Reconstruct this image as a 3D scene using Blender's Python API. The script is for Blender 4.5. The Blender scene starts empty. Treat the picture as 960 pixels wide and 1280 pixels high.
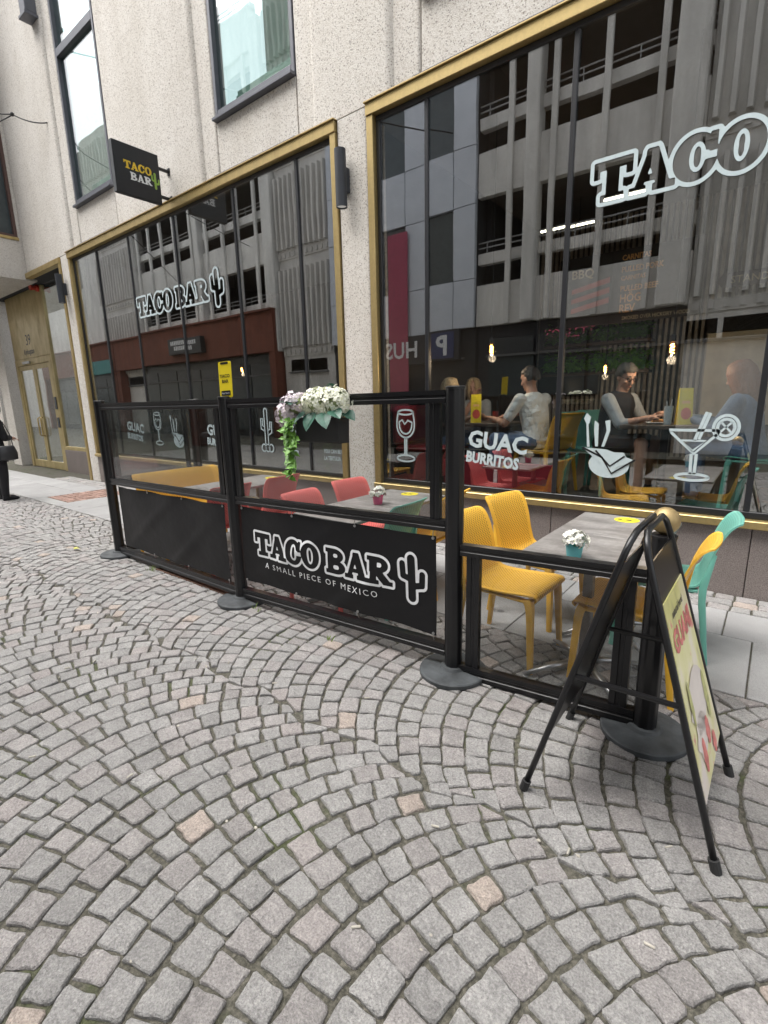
import bpy, bmesh, math, random
import numpy as np
from mathutils import Vector, Matrix
random.seed(7); RNG = np.random.RandomState(5)
S = bpy.context.scene
COL = S.collection
PI = math.pi

# ------------------------------------------------------------------ camera
H = 1.55
F_PX, PITCH, ROLL, YAW = 620.635, 0.217964, -0.0223516, 0.667922
_fwd = Vector((-math.sin(YAW)*math.cos(PITCH), math.cos(YAW)*math.cos(PITCH), -math.sin(PITCH)))
_rt = Vector((math.cos(YAW), math.sin(YAW), 0)); _up = _rt.cross(_fwd)
CR = _rt*math.cos(ROLL) + _up*math.sin(ROLL); CU = -_rt*math.sin(ROLL) + _up*math.cos(ROLL); CW = _fwd
cd = bpy.data.cameras.new('camera'); cam = bpy.data.objects.new('camera', cd); COL.objects.link(cam)
cd.sensor_fit = 'AUTO'; cd.sensor_width = 36; cd.lens = F_PX/1280*36
cd.clip_start = .05; cd.clip_end = 500
m = Matrix.Identity(4)
for i in range(3):
    m[i][0] = CR[i]; m[i][1] = CU[i]; m[i][2] = -CW[i]
m[2][3] = H
cam.matrix_world = m
S.camera = cam
def project(p):
    v = Vector(p) - Vector((0, 0, H)); d = v.dot(CW)
    if d <= .05: return None
    return 480 + F_PX*v.dot(CR)/d, 640 - F_PX*v.dot(CU)/d, d

# ------------------------------------------------------------------ world, sun, exposure
SUN_EL, SUN_AZ = math.radians(62), math.radians(226)   # azimuth clockwise from +Y
w = bpy.data.worlds.new('World'); S.world = w; w.use_nodes = True
nt = w.node_tree; bg = nt.nodes['Background']
sky = nt.nodes.new('ShaderNodeTexSky'); sky.sky_type = 'NISHITA'; sky.sun_disc = False
sky.sun_elevation = SUN_EL; sky.sun_rotation = SUN_AZ; sky.dust_density = 4.0; sky.air_density = 1.0; sky.ozone_density = 1.0
hs = nt.nodes.new('ShaderNodeHueSaturation'); hs.inputs['Saturation'].default_value = .22
nt.links.new(sky.outputs[0], hs.inputs['Color']); nt.links.new(hs.outputs[0], bg.inputs[0])
bg.inputs[1].default_value = .15
sl = bpy.data.lights.new('sun', 'SUN'); sun = bpy.data.objects.new('sun', sl); COL.objects.link(sun)
sl.energy = 1.5; sl.angle = math.radians(60); sl.color = (1, .965, .92)
sd = Vector((math.sin(SUN_AZ)*math.cos(SUN_EL), math.cos(SUN_AZ)*math.cos(SUN_EL), math.sin(SUN_EL)))
sun.rotation_euler = sd.to_track_quat('Z', 'Y').to_euler()
S.view_settings.view_transform = 'Standard'; S.view_settings.look = 'None'
S.view_settings.exposure = 1.46; S.view_settings.gamma = 1
S.render.engine = 'CYCLES'
S.cycles.use_denoising = True
S.cycles.max_bounces = 8; S.cycles.transparent_max_bounces = 24; S.cycles.glossy_bounces = 4; S.cycles.diffuse_bounces = 3
S.cycles.caustics_reflective = False; S.cycles.caustics_refractive = False
S.cycles.sample_clamp_indirect = 6

# ------------------------------------------------------------------ materials
class NT:
    def __init__(s, name):
        s.m = bpy.data.materials.new(name); s.m.use_nodes = True; s.t = s.m.node_tree
        s.b = s.t.nodes['Principled BSDF']; s.pos = None
    def n(s, t, **k):
        x = s.t.nodes.new(t)
        for a, v in k.items(): setattr(x, a, v)
        return x
    def l(s, a, b): s.t.links.new(a, b)
    def P(s):
        if s.pos is None: s.pos = s.n('ShaderNodeNewGeometry').outputs['Position']
        return s.pos
    def noise(s, scale, detail=3, rough=.55, vec=None, stretch=None):
        v = vec or s.P()
        if stretch:
            mp = s.n('ShaderNodeVectorMath', operation='MULTIPLY'); s.l(v, mp.inputs[0]); mp.inputs[1].default_value = stretch; v = mp.outputs[0]
        x = s.n('ShaderNodeTexNoise'); x.inputs['Scale'].default_value = scale; x.inputs['Detail'].default_value = detail
        x.inputs['Roughness'].default_value = rough; s.l(v, x.inputs['Vector']); return x.outputs['Fac']
    def ramp(s, fac, stops):
        r = s.n('ShaderNodeValToRGB'); e = r.color_ramp.elements
        while len(e) < len(stops): e.new(.5)
        for el, (p, c) in zip(e, stops):
            el.position = p; el.color = (c[0], c[1], c[2], 1) if hasattr(c, '__len__') else (c, c, c, 1)
        s.l(fac, r.inputs[0]); return r.outputs[0]
    def mix(s, fac, a, b, blend='MIX'):
        x = s.n('ShaderNodeMix', data_type='RGBA', blend_type=blend)
        for sock, v in ((x.inputs[0], fac), (x.inputs[6], a), (x.inputs[7], b)):
            if isinstance(v, (int, float)): sock.default_value = v
            elif isinstance(v, (tuple, list)): sock.default_value = (v[0], v[1], v[2], 1)
            else: s.l(v, sock)
        return x.outputs[2]
    def bump(s, h, strength, dist):
        b = s.n('ShaderNodeBump'); b.inputs['Strength'].default_value = strength; b.inputs['Distance'].default_value = dist
        s.l(h, b.inputs['Height']); s.l(b.outputs[0], s.b.inputs['Normal'])
    def col(s, c):
        if isinstance(c, (tuple, list)): s.b.inputs['Base Color'].default_value = (c[0], c[1], c[2], 1)
        else: s.l(c, s.b.inputs['Base Color'])
    def set(s, rough=None, metal=None, spec=None):
        if rough is not None: s.b.inputs['Roughness'].default_value = rough
        if metal is not None: s.b.inputs['Metallic'].default_value = metal
        if spec is not None: s.b.inputs['Specular IOR Level'].default_value = spec
def mat(name, c, rough=.6, metal=0, var=.12, vs=6, bump=None, spec=None, rvar=0):
    t = NT(name); c = tuple(c)
    if var:
        f = t.noise(vs, 4)
        t.col(t.ramp(f, [(.3, tuple(x*(1-var) for x in c)), (.7, tuple(min(1, x*(1+var)) for x in c))]))
    else: t.col(c)
    t.set(rough, metal, spec)
    if rvar:
        r = t.ramp(t.noise(vs*2.3, 4), [(.3, max(0, rough-rvar)), (.7, min(1, rough+rvar))]); t.l(r, t.b.inputs['Roughness'])
    if bump: t.bump(t.noise(bump[0], 4), bump[1], bump[2])
    return t.m
def emis(name, c, s):
    t = NT(name); t.col((0, 0, 0)); t.b.inputs['Emission Color'].default_value = (*c, 1); t.b.inputs['Emission Strength'].default_value = s; return t.m
def glass(name, ior=1.5, tint=(.9, .93, .92), rough=0, wav=0, refl=(1, 1, 1)):
    t = NT(name); t.t.nodes.remove(t.b)
    fr = t.n('ShaderNodeFresnel'); fr.inputs[0].default_value = ior
    tr = t.n('ShaderNodeBsdfTransparent'); tr.inputs[0].default_value = (*tint, 1)
    gl = t.n('ShaderNodeBsdfGlossy'); gl.inputs['Roughness'].default_value = rough; gl.inputs[0].default_value = (*refl, 1)
    # same reflectance from the back face as from the front
    ge = t.n('ShaderNodeNewGeometry')
    mx = t.n('ShaderNodeMix', data_type='FLOAT'); mx.inputs[2].default_value = ior; mx.inputs[3].default_value = 1/ior
    t.l(ge.outputs['Backfacing'], mx.inputs[0]); t.l(mx.outputs[0], fr.inputs[0])
    if wav:
        b = t.n('ShaderNodeBump'); b.inputs['Strength'].default_value = wav; b.inputs['Distance'].default_value = .02
        t.l(t.noise(1.6, 1), b.inputs['Height']); t.l(b.outputs[0], gl.inputs['Normal'])
    ms = t.n('ShaderNodeMixShader'); t.l(fr.outputs[0], ms.inputs[0]); t.l(tr.outputs[0], ms.inputs[1]); t.l(gl.outputs[0], ms.inputs[2])
    t.l(ms.outputs[0], t.t.nodes['Material Output'].inputs[0]); return t.m

def m_granite():
    t = NT('granite_setts'); a = t.n('ShaderNodeAttribute', attribute_name='tint')
    big = t.noise(9, 4, .6); sp = t.noise(150, 4, .75); sp2 = t.noise(48, 4, .7)
    c = t.mix(.85, a.outputs['Color'], t.ramp(sp, [(.3, .5), (.5, 1.0), (.72, 1.6)]), 'MULTIPLY')
    c = t.mix(.7, c, t.ramp(sp2, [(.3, .78), (.7, 1.2)]), 'MULTIPLY')
    c = t.mix(.8, c, t.ramp(big, [(.3, .82), (.7, 1.14)]), 'MULTIPLY')
    t.col(c); t.set(.62, 0, .5)
    h = t.mix(.45, t.noise(20, 5, .7, stretch=(1, 1.7, 1)), t.noise(95, 4, .75)); t.bump(h, 1.0, .03); return t.m
def m_joint():
    t = NT('joint_dirt'); f = t.noise(70, 5, .7); mo = t.noise(1.7, 5, .7)
    dirt = t.ramp(f, [(.28, (.025, .024, .018)), (.5, (.085, .08, .062)), (.75, (.20, .185, .15))])
    moss = t.ramp(f, [(.3, (.03, .036, .014)), (.7, (.085, .10, .04))])
    t.col(t.mix(t.ramp(mo, [(.54, 0), (.64, 1)]), dirt, moss)); t.set(.95); t.bump(t.noise(90, 4), 1, .01); return t.m
def m_slab():
    t = NT('granite_slab'); a = t.n('ShaderNodeAttribute', attribute_name='tint')
    c = t.mix(.7, a.outputs['Color'], t.ramp(t.noise(260, 2, .6), [(.32, .6), (.5, 1.05), (.7, 1.3)]), 'MULTIPLY')
    c = t.mix(.7, c, t.ramp(t.noise(2.2, 5, .65), [(.3, .8), (.7, 1.15)]), 'MULTIPLY')
    v = t.n('ShaderNodeTexVoronoi'); v.inputs['Scale'].default_value = 2.3; t.l(t.P(), v.inputs['Vector'])
    c = t.mix(t.ramp(v.outputs['Distance'], [(.05, .75), (.075, 0)]), c, (.09, .088, .085))
    t.col(c); t.set(.75); t.bump(t.noise(150, 3), .35, .004); return t.m
def m_aggregate():
    t = NT('exposed_aggregate_concrete')
    v = t.n('ShaderNodeTexVoronoi'); v.inputs['Scale'].default_value = 92; v.inputs['Randomness'].default_value = 1; t.l(t.P(), v.inputs['Vector'])
    sep = t.n('ShaderNodeSeparateColor'); t.l(v.outputs['Color'], sep.inputs[0])
    st = t.ramp(sep.outputs[0], [(0, (.25, .23, .21)), (.06, (.29, .262, .235)), (.12, (.48, .435, .385)), (.3, (.61, .58, .53)), (.6, (.685, .66, .615)), (1, (.735, .715, .675))])
    c = t.mix(t.ramp(v.outputs['Distance'], [(.4, 0), (.75, .75)]), st, (.68, .655, .615))
    c = t.mix(.6, c, t.ramp(t.noise(.9, 5, .6), [(.3, (.86, .84, .80)), (.7, (1.06, 1.06, 1.06))]), 'MULTIPLY')
    c = t.mix(.5, c, t.ramp(t.noise(2.4, 4, .6, stretch=(1, 1, .12)), [(.3, (.86, .84, .82)), (.6, (1.05, 1.05, 1.05))]), 'MULTIPLY')
    t.col(c); t.set(.9, 0, .3); t.bump(v.outputs['Distance'], .28, .01); return t.m
def m_plinth():
    t = NT('plinth_granite'); f = t.noise(170, 3, .7)
    c = t.ramp(f, [(.32, (.07, .06, .058)), (.45, (.17, .145, .135)), (.6, (.27, .235, .22)), (.75, (.36, .33, .31))])
    c = t.mix(.5, c, t.ramp(t.noise(3, 4), [(.3, (.8, .78, .76)), (.7, (1.1, 1.08, 1.06))]), 'MULTIPLY')
    t.col(c); t.set(.55, 0, .4); return t.m
def m_brass(name='brass_trim', c=(.50, .38, .17), rough=.40, metal=.75):
    t = NT(name); f = t.noise(5, 5, .65, stretch=(1, 1, .4)); f2 = t.noise(40, 3)
    cc = t.ramp(f, [(.3, tuple(x*.8 for x in c)), (.7, tuple(x*1.12 for x in c))])
    t.col(t.mix(.3, cc, t.ramp(f2, [(.35, .8), (.65, 1.1)]), 'MULTIPLY')); t.set(rough, metal)
    t.l(t.ramp(f, [(.3, rough+.12), (.7, rough-.06)]), t.b.inputs['Roughness']); return t.m
def m_perf(name, c):
    t = NT(name); uv = t.n('ShaderNodeUVMap'); 
    mu = t.n('ShaderNodeVectorMath', operation='MULTIPLY'); rt_ = t.n('ShaderNodeVectorRotate', rotation_type='Z_AXIS'); rt_.inputs['Angle'].default_value = math.radians(45); t.l(uv.outputs[0], rt_.inputs['Vector']); t.l(rt_.outputs[0], mu.inputs[0]); mu.inputs[1].default_value = (60, 60, 0)
    fr = t.n('ShaderNodeVectorMath', operation='FRACTION'); t.l(mu.outputs[0], fr.inputs[0])
    su = t.n('ShaderNodeVectorMath', operation='SUBTRACT'); t.l(fr.outputs[0], su.inputs[0]); su.inputs[1].default_value = (.5, .5, 0)
    ln = t.n('ShaderNodeVectorMath', operation='LENGTH'); t.l(su.outputs[0], ln.inputs[0])
    hole = t.ramp(ln.outputs['Value'], [(.27, 1), (.36, 0)])
    base = t.mix(.4, c, t.ramp(t.noise(5, 4), [(.3, .86), (.7, 1.08)]), 'MULTIPLY')
    t.col(t.mix(hole, base, tuple(x*.42 for x in c))); t.set(.42, 0, .4)
    inv = t.n('ShaderNodeInvert'); t.l(hole, inv.inputs['Color']); t.bump(inv.outputs[0], .6, .003); return t.m
def m_table():
    t = NT('weathered_laminate'); f = t.noise(3.2, 6, .68, stretch=(1, 2.6, 1)); g = t.noise(14, 5, .7, stretch=(2.2, .8, 1))
    c = t.ramp(f, [(.25, (.105, .095, .09)), (.45, (.20, .188, .178)), (.6, (.29, .275, .262)), (.8, (.215, .205, .195))])
    t.col(t.mix(.6, c, t.ramp(g, [(.3, .72), (.7, 1.15)]), 'MULTIPLY')); t.set(.42, 0, .45); return t.m
def m_concrete(name, c, stain=.25):
    t = NT(name); f = t.noise(1.2, 5, .65, stretch=(1.6, 1.6, .35)); g = t.noise(22, 4, .65)
    cc = t.ramp(f, [(.3, tuple(x*(1-stain) for x in c)), (.7, tuple(x*(1+stain*.5) for x in c))])
    t.col(t.mix(.4, cc, t.ramp(g, [(.3, .82), (.7, 1.1)]), 'MULTIPLY')); t.set(.85); t.bump(g, .25, .006); return t.m
def m_fabric_black():
    t = NT('black_banner_vinyl'); t.col((.007, .007, .008)); t.set(.48, 0, .3)
    f = t.noise(3.0, 3, .5, stretch=(1, 1, 1.5)); t.bump(f, .35, .03); return t.m

M = dict(
    granite=m_granite(), joint=m_joint(), slab=m_slab(), agg=m_aggregate(), plinth=m_plinth(),
    brass=m_brass(), brass_door=m_brass('door_brass', (.52, .42, .21), .42, .5),
    black=mat('black_powder_coat', (.008, .008, .009), .3, 0, 0, spec=.45),
    blackrub=mat('black_rubber', (.02, .02, .02), .7), base=mat('rubber_base_plate', (.06, .066, .07), .62, 0, .45, 9, bump=(60, .4, .004), rvar=.1),
    banner=m_fabric_black(), mull=mat('black_mullion', (.014, .015, .018), .4, spec=.5), upframe=mat('grey_window_frame', (.11, .115, .135), .45, .2),
    glass=glass('shop_glass', 2.8, (.92, .95, .95), wav=.022), upglass=glass('upper_window_glass', 2.3, (.76, .86, .83), wav=.05), screen=glass('screen_glass', 1.45, (.84, .85, .85)),
    white=mat('white_vinyl', (.50, .59, .61), .5, var=.05, vs=20), white2=mat('white_print', (.75, .76, .77), .5, var=.06, vs=30), yellowp=mat('yellow_print', (.72, .50, .03), .5),
    greenp=mat('green_print', (.25, .40, .06), .5), signblk=mat('sign_black', (.014, .015, .018), .38, spec=.4), signside=mat('sign_edge_grey', (.05, .055, .06), .5),
    table=m_table(), tedge=mat('table_edge', (.05, .043, .04), .5), alu=mat('brushed_aluminium', (.42, .42, .42), .34, .9), greyleg=mat('grey_leg', (.16, .15, .145), .4, .5),
    yel=mat('yellow_plastic', (.82, .46, .05), .42, var=.06, bump=(40, .1, .002)), yelp=m_perf('yellow_plastic_perforated', (.82, .46, .05)),
    cor=mat('coral_plastic', (.80, .18, .165), .42, var=.06), corp=m_perf('coral_plastic_perforated', (.80, .18, .165)),
    teal=mat('teal_plastic', (.155, .44, .36), .42, var=.06), tealp=m_perf('teal_plastic_perforated', (.155, .44, .36)),
    pottq=mat('turquoise_pot', (.16, .58, .62), .4), potpk=mat('pink_pot', (.65, .06, .20), .4), leaf=mat('leaf_green', (.05, .14, .03), .5, var=.4, vs=40),
    leaf2=mat('hydrangea_leaf', (.03, .105, .07), .45, var=.35, vs=30), ivy=mat('ivy_leaf', (.13, .30, .04), .45, var=.45, vs=45), petal=mat('white_petal', (.80, .79, .72), .6, var=.1, vs=60),
    hyd=mat('cream_hydrangea', (.84, .85, .70), .6, var=.12, vs=50), hyd2=mat('lilac_hydrangea', (.70, .62, .66), .6, var=.16, vs=50), yolk=mat('flower_eye', (.55, .6, .12), .6),
    signyel=mat('yellow_card', (.78, .62, .02), .45, var=.03), red=mat('red_paint', (.45, .05, .03), .45), stick=mat('yellow_sticker', (.80, .66, .02), .5),
    soil=mat('soil', (.03, .022, .016), .95), gold=m_brass('ball_wood_gold', (.42, .31, .15), .5),
    lamp=mat('lamp_charcoal', (.028, .033, .042), .5), bulb=emis('bulb_glow', (1, .55, .16), 26), lens=emis('lamp_lens', (1, .95, .88), .12),
    floor=mat('dark_interior_floor', (.10, .09, .08), .5), iwall=mat('dark_interior_wall', (.07, .07, .073), .8), slat=mat('grey_timber_slat', (.34, .32, .29), .7, var=.3, vs=9),
    iblack=mat('interior_black', (.02, .02, .022), .6), ired=mat('red_vinyl_bench', (.28, .02, .035), .5), wood=mat('dark_table_wood', (.075, .055, .043), .5, var=.3, vs=12),
    menu=mat('menu_board_black', (.045, .045, .048), .6), orange=mat('orange_print', (.9, .52, .2), .6), redp=mat('red_print', (.62, .09, .06), .6), cream=mat('cream_print', (.7, .62, .45), .6),
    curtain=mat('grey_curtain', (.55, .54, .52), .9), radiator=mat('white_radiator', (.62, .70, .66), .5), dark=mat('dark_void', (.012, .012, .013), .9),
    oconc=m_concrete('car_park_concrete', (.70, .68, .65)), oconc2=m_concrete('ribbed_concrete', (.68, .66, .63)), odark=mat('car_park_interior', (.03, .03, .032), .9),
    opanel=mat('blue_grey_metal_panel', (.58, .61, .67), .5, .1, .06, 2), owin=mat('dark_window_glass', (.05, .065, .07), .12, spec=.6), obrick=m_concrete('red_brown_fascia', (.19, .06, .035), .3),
    oshop=mat('shopfront_dark', (.04, .044, .048), .3), ogrey=m_concrete('grey_tile_wall', (.035, .035, .04)), oconc_bright=m_concrete('brightened_car_park_concrete', (.80, .79, .76)), ostrip=mat('dull_strip', (.12, .12, .12), .6), ored=mat('red_hanging_banner', (.36, .05, .10), .6), oteal=mat('teal_shop_sign', (.03, .22, .22), .5),  # second car park concrete: colour lightened to brighten the left window's reflection
    orail=mat('steel_rail', (.35, .35, .35), .5, .5), poster=None, blue=mat('blue_sign', (.03, .04, .12), .5), rust=mat('rusty_grate', (.10, .05, .03), .8, var=.5, vs=25),
    wire=mat('black_wire', (.015, .015, .015), .6), denim=mat('denim', (.09, .14, .22), .85, var=.3, vs=25), jean=mat('jeans_blue', (.10, .15, .25), .85, var=.25, vs=25),
    tshirt=mat('white_cotton', (.78, .80, .80), .9, var=.05, vs=8, bump=(13, 1, .05)), gshirt=mat('grey_shirt', (.34, .37, .40), .9, var=.1, vs=20), vest=mat('black_vest', (.02, .021, .028), .85),
    skin=mat('skin', (.46, .27, .20), .5, var=.12, vs=18), hairb=mat('dark_brown_hair', (.035, .025, .02), .6, var=.4, vs=60), hairg=mat('greying_hair', (.06, .055, .05), .7, var=.5, vs=60),
    hairl=mat('blond_hair', (.36, .28, .17), .6, var=.35, vs=60), hairr=mat('auburn_hair', (.15, .06, .03), .6, var=.4, vs=60), blackcloth=mat('black_cloth', (.014, .014, .016), .9, bump=(14, .5, .02)),
    leather=mat('black_leather', (.018, .018, .02), .4), eye=mat('eye_dark', (.02, .015, .012), .3), lip=mat('lip', (.40, .15, .12), .5), khaki=mat('dark_shorts', (.03, .03, .033), .9),
    exitg=emis('exit_green', (.05, .8, .35), 1.2), neon=emis('pink_neon', (.9, .14, .24), .16), juice=mat('pale_drink', (.55, .6, .62), .3), drink2=mat('red_drink', (.25, .03, .03), .3), pink=mat('pale_print', (.66, .60, .55), .6), weed=mat('weed_green', (.14, .22, .03), .7, var=.3),
    leafy=mat('fallen_leaf', (.5, .5, .12), .7),
)
# poster: pale yellow paper with soft pastel food shapes printed on it
def m_poster():
    t = NT('menu_poster'); f = t.noise(5.5, 4, .6, stretch=(1, 1, .55)); g = t.noise(9, 3, .6)
    c = t.ramp(f, [(.28, (.36, .33, .16)), (.42, (.62, .60, .22)), (.56, (.70, .66, .34)), (.72, (.74, .66, .62))])
    t.col(t.mix(t.ramp(g, [(.62, 0), (.68, .85)]), c, (.62, .16, .16))); t.set(.3, 0, .5); return t.m
M['grit'] = mat('pale_grit', (.45, .42, .36), .9, var=.35, vs=3); M['core'] = mat('flower_core_green', (.30, .36, .16), .8, var=.3, vs=40); M['poster'] = m_poster(); M['pred'] = mat('faded_red_print', (.60, .18, .16), .5, var=.3, vs=30); M['polive'] = mat('faded_olive_print', (.42, .42, .16), .5, var=.3, vs=30)

# ------------------------------------------------------------------ mesh helpers
WLOC = {}
class MB:
    def __init__(s): s.v = []; s.f = []; s.mi = []; s.uv = {}; s.cur = 0
    def add(s, vs, fs, mi=None):
        o = len(s.v); s.v += [tuple(v) for v in vs]; k = s.cur if mi is None else mi
        for f in fs: s.f.append(tuple(i+o for i in f)); s.mi.append(k)
        return s
    def box(s, x0, y0, z0, x1, y1, z1, b=0, mi=None):
        if b <= 0:
            v = [(x, y, z) for z in (z0, z1) for y in (y0, y1) for x in (x0, x1)]
            return s.add(v, [(0, 2, 3, 1), (4, 5, 7, 6), (0, 1, 5, 4), (2, 6, 7, 3), (0, 4, 6, 2), (1, 3, 7, 5)], mi)
        b = min(b, (x1-x0)*.45, (y1-y0)*.45, (z1-z0)*.45)
        v = []; idx = {}
        X = (x0, x1); Y = (y0, y1); Z = (z0, z1)
        def P(i, j, k, a):
            key = (i, j, k, a)
            if key not in idx:
                p = [X[i], Y[j], Z[k]]; q = [(1 if t == 0 else -1) for t in (i, j, k)]
                for t in range(3):
                    if t != a: p[t] += q[t]*b
                idx[key] = len(v); v.append(tuple(p))
            return idx[key]
        fs = []
        for a in range(3):
            for e in (0, 1):
                def c(p, q):
                    t = [0, 0, 0]; t[a] = e; o = [d for d in range(3) if d != a]; t[o[0]] = p; t[o[1]] = q; return P(*t, a)
                f = [c(0, 0), c(1, 0), c(1, 1), c(0, 1)]
                if (e == 0) ^ (a == 1): f.reverse()
                fs.append(f)
        for a in range(3):        # edges along axis a
            o = [d for d in range(3) if d != a]
            for p in (0, 1):
                for q in (0, 1):
                    def c(e, pl):
                        t = [0, 0, 0]; t[a] = e; t[o[0]] = p; t[o[1]] = q; return P(*t, pl)
                    fs.append([c(0, o[0]), c(1, o[0]), c(1, o[1]), c(0, o[1])])
        for i in (0, 1):
            for j in (0, 1):
                for k in (0, 1): fs.append([P(i, j, k, 0), P(i, j, k, 1), P(i, j, k, 2)])
        return s.add(v, fs, mi)
    def prism(s, pts, axis, a0, a1, mi=None):
        """closed polygon pts (2D) extruded along axis 'x','y','z'"""
        n = len(pts); mk = {'x': lambda p, a: (a, p[0], p[1]), 'y': lambda p, a: (p[0], a, p[1]), 'z': lambda p, a: (p[0], p[1], a)}[axis]
        v = [mk(p, a0) for p in pts] + [mk(p, a1) for p in pts]
        fs = [tuple(range(n))[::-1], tuple(range(n, 2*n))] + [(i, (i+1) % n, n+(i+1) % n, n+i) for i in range(n)]
        return s.add(v, fs, mi)
    def tube(s, path, rad, n=10, cap=True, mi=None, sq=None, up=None):
        """tube along path; rad scalar/list (or (rx,ry) tuples)"""
        P = [Vector(p) for p in path]; k = len(P)
        R = rad if isinstance(rad, list) else [rad]*k
        o = len(s.v); rings = []
        ref = Vector(up) if up else None
        for i, p in enumerate(P):
            t = (P[min(i+1, k-1)]-P[max(i-1, 0)]).normalized()
            if ref is None:
                ref = Vector((0, 0, 1)) if abs(t.z) < .9 else Vector((1, 0, 0))
            a = ref - t*ref.dot(t); a.normalize(); b = t.cross(a)
            if not up: ref = a
            r = R[i]; rx, ry = r if isinstance(r, tuple) else (r, r)
            ring = []
            for j in range(n):
                an = 2*PI*(j+.5)/n; c, sn = math.cos(an), math.sin(an)
                if sq:
                    q = max(abs(c), abs(sn)); kx = (1-sq) + sq/q; c *= kx; sn *= kx
                ring.append(p + a*(c*rx) + b*(sn*ry))
            rings.append(ring)
        v = [q for ring in rings for q in ring]
        fs = [(i*n+j, i*n+(j+1) % n, (i+1)*n+(j+1) % n, (i+1)*n+j) for i in range(k-1) for j in range(n)]
        if cap: fs += [tuple(range(n))[::-1], tuple(range((k-1)*n, k*n))]
        return s.add(v, fs, mi)
    def lathe(s, prof, cx=0, cy=0, cz=0, n=24, mi=None, sx=1, sy=1):
        v = []; fs = []; k = len(prof)
        for r, z in prof:
            for j in range(n):
                a = 2*PI*j/n; v.append((cx+r*sx*math.cos(a), cy+r*sy*math.sin(a), cz+z))
        for i in range(k-1):
            for j in range(n): fs.append((i*n+j, i*n+(j+1) % n, (i+1)*n+(j+1) % n, (i+1)*n+j))
        if prof[0][0] > 1e-6: fs.append(tuple(range(n))[::-1])
        if prof[-1][0] > 1e-6: fs.append(tuple(range((k-1)*n, k*n)))
        return s.add(v, fs, mi)
    def ball(s, c, r, n=12, k=8, mi=None):
        rx, ry, rz = r if isinstance(r, tuple) else (r, r, r)
        pr = [(max(1e-7, math.sin(PI*i/k)), -math.cos(PI*i/k)) for i in range(k+1)]
        v = []; fs = []
        for a, z in pr:
            for j in range(n):
                t = 2*PI*j/n; v.append((c[0]+rx*a*math.cos(t), c[1]+ry*a*math.sin(t), c[2]+rz*z))
        for i in range(k):
            for j in range(n): fs.append((i*n+j, i*n+(j+1) % n, (i+1)*n+(j+1) % n, (i+1)*n+j))
        return s.add(v, fs, mi)
    def text(s, body, org, right, up, height, align='CENTER', fat=0, ext=0, mi=None, sx=1, sp=1):
        c = bpy.data.curves.new('t', 'FONT'); c.body = body; c.size = 1; c.align_x = align; c.offset = fat; c.space_character = sp; c.resolution_u = 2; c.extrude = ext/height if height else 0
        o = bpy.data.objects.new('t', c); COL.objects.link(o)
        dg = bpy.context.evaluated_depsgraph_get(); me = bpy.data.meshes.new_from_object(o.evaluated_get(dg))
        R, U, O = Vector(right).normalized(), Vector(up).normalized(), Vector(org); N = R.cross(U); k = height/.7
        s.add([O+R*(v.co.x*k*sx)+U*(v.co.y*k)+N*(v.co.z*k) for v in me.vertices], [tuple(p.vertices) for p in me.polygons], mi)
        bpy.data.objects.remove(o); bpy.data.meshes.remove(me); bpy.data.curves.remove(c); return s
    def ribbon(s, pts, wd, org, right, up, k=1, closed=False, mi=None):
        R, U, O = Vector(right).normalized(), Vector(up).normalized(), Vector(org)
        n = len(pts); P = [Vector((p[0], p[1])) for p in pts]; L = []
        for i in range(n):
            a = P[(i-1) % n] if (closed or i > 0) else P[i]; b = P[(i+1) % n] if (closed or i < n-1) else P[i]
            t = (b-a); t = t.normalized() if t.length > 1e-9 else Vector((1, 0)); L.append(Vector((-t.y, t.x)))
        v = []
        for p, q in zip(P, L):
            for sg in (1, -1):
                z = p*k + q*(sg*wd/2); v.append(O+R*z.x+U*z.y)
        fs = []
        for i in range(n if closed else n-1):
            j = (i+1) % n; fs.append((2*i+1, 2*j+1, 2*j, 2*i))
        return s.add(v, fs, mi)
    def poly(s, pts, org, right, up, k=1, mi=None):
        R, U, O = Vector(right).normalized(), Vector(up).normalized(), Vector(org)
        return s.add([O+R*(p[0]*k)+U*(p[1]*k) for p in pts], [tuple(range(len(pts)))], mi)
    def build(s, name, mats, parent=None, local=False, smooth=False, tint=None, **props):
        me = bpy.data.meshes.new(name)
        off = Vector((0, 0, 0))
        if parent is not None and not local: off = WLOC.get(parent.name, Vector((0, 0, 0)))
        me.from_pydata([tuple(Vector(v)-off) for v in s.v] if off.length else s.v, [], s.f)
        mats = mats if isinstance(mats, (list, tuple)) else [mats]
        for mm in mats: me.materials.append(mm)
        if len(mats) > 1: me.polygons.foreach_set('material_index', s.mi)
        if smooth:
            me.polygons.foreach_set('use_smooth', [True]*len(me.polygons))
            if smooth != 'all':
                try: me.set_sharp_from_angle(angle=math.radians(40))
                except Exception: pass
        if tint is not None:
            at = me.attributes.new('tint', 'FLOAT_COLOR', 'FACE')
            if len(tint) == 3 and not hasattr(tint[0], '__len__'): tint = [tint]*len(me.polygons)
            at.data.foreach_set('color', np.array([(*c, 1) for c in tint], dtype=np.float32).ravel())
        me.validate(); me.update()
        o = bpy.data.objects.new(name, me); COL.objects.link(o)
        if parent is not None: o.parent = parent; WLOC[o.name] = off
        else: WLOC[o.name] = Vector((0, 0, 0))
        for k_, v_ in props.items(): o[k_] = v_
        return o
def thing(name, label, cat, loc=(0, 0, 0), rz=0, group=None):
    o = bpy.data.objects.new(name, None); o.empty_display_size = .2; COL.objects.link(o)
    o.location = loc; o.rotation_euler = (0, 0, rz); o['label'] = label; o['category'] = cat
    if group: o['group'] = group
    WLOC[o.name] = Vector(loc); return o
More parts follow.
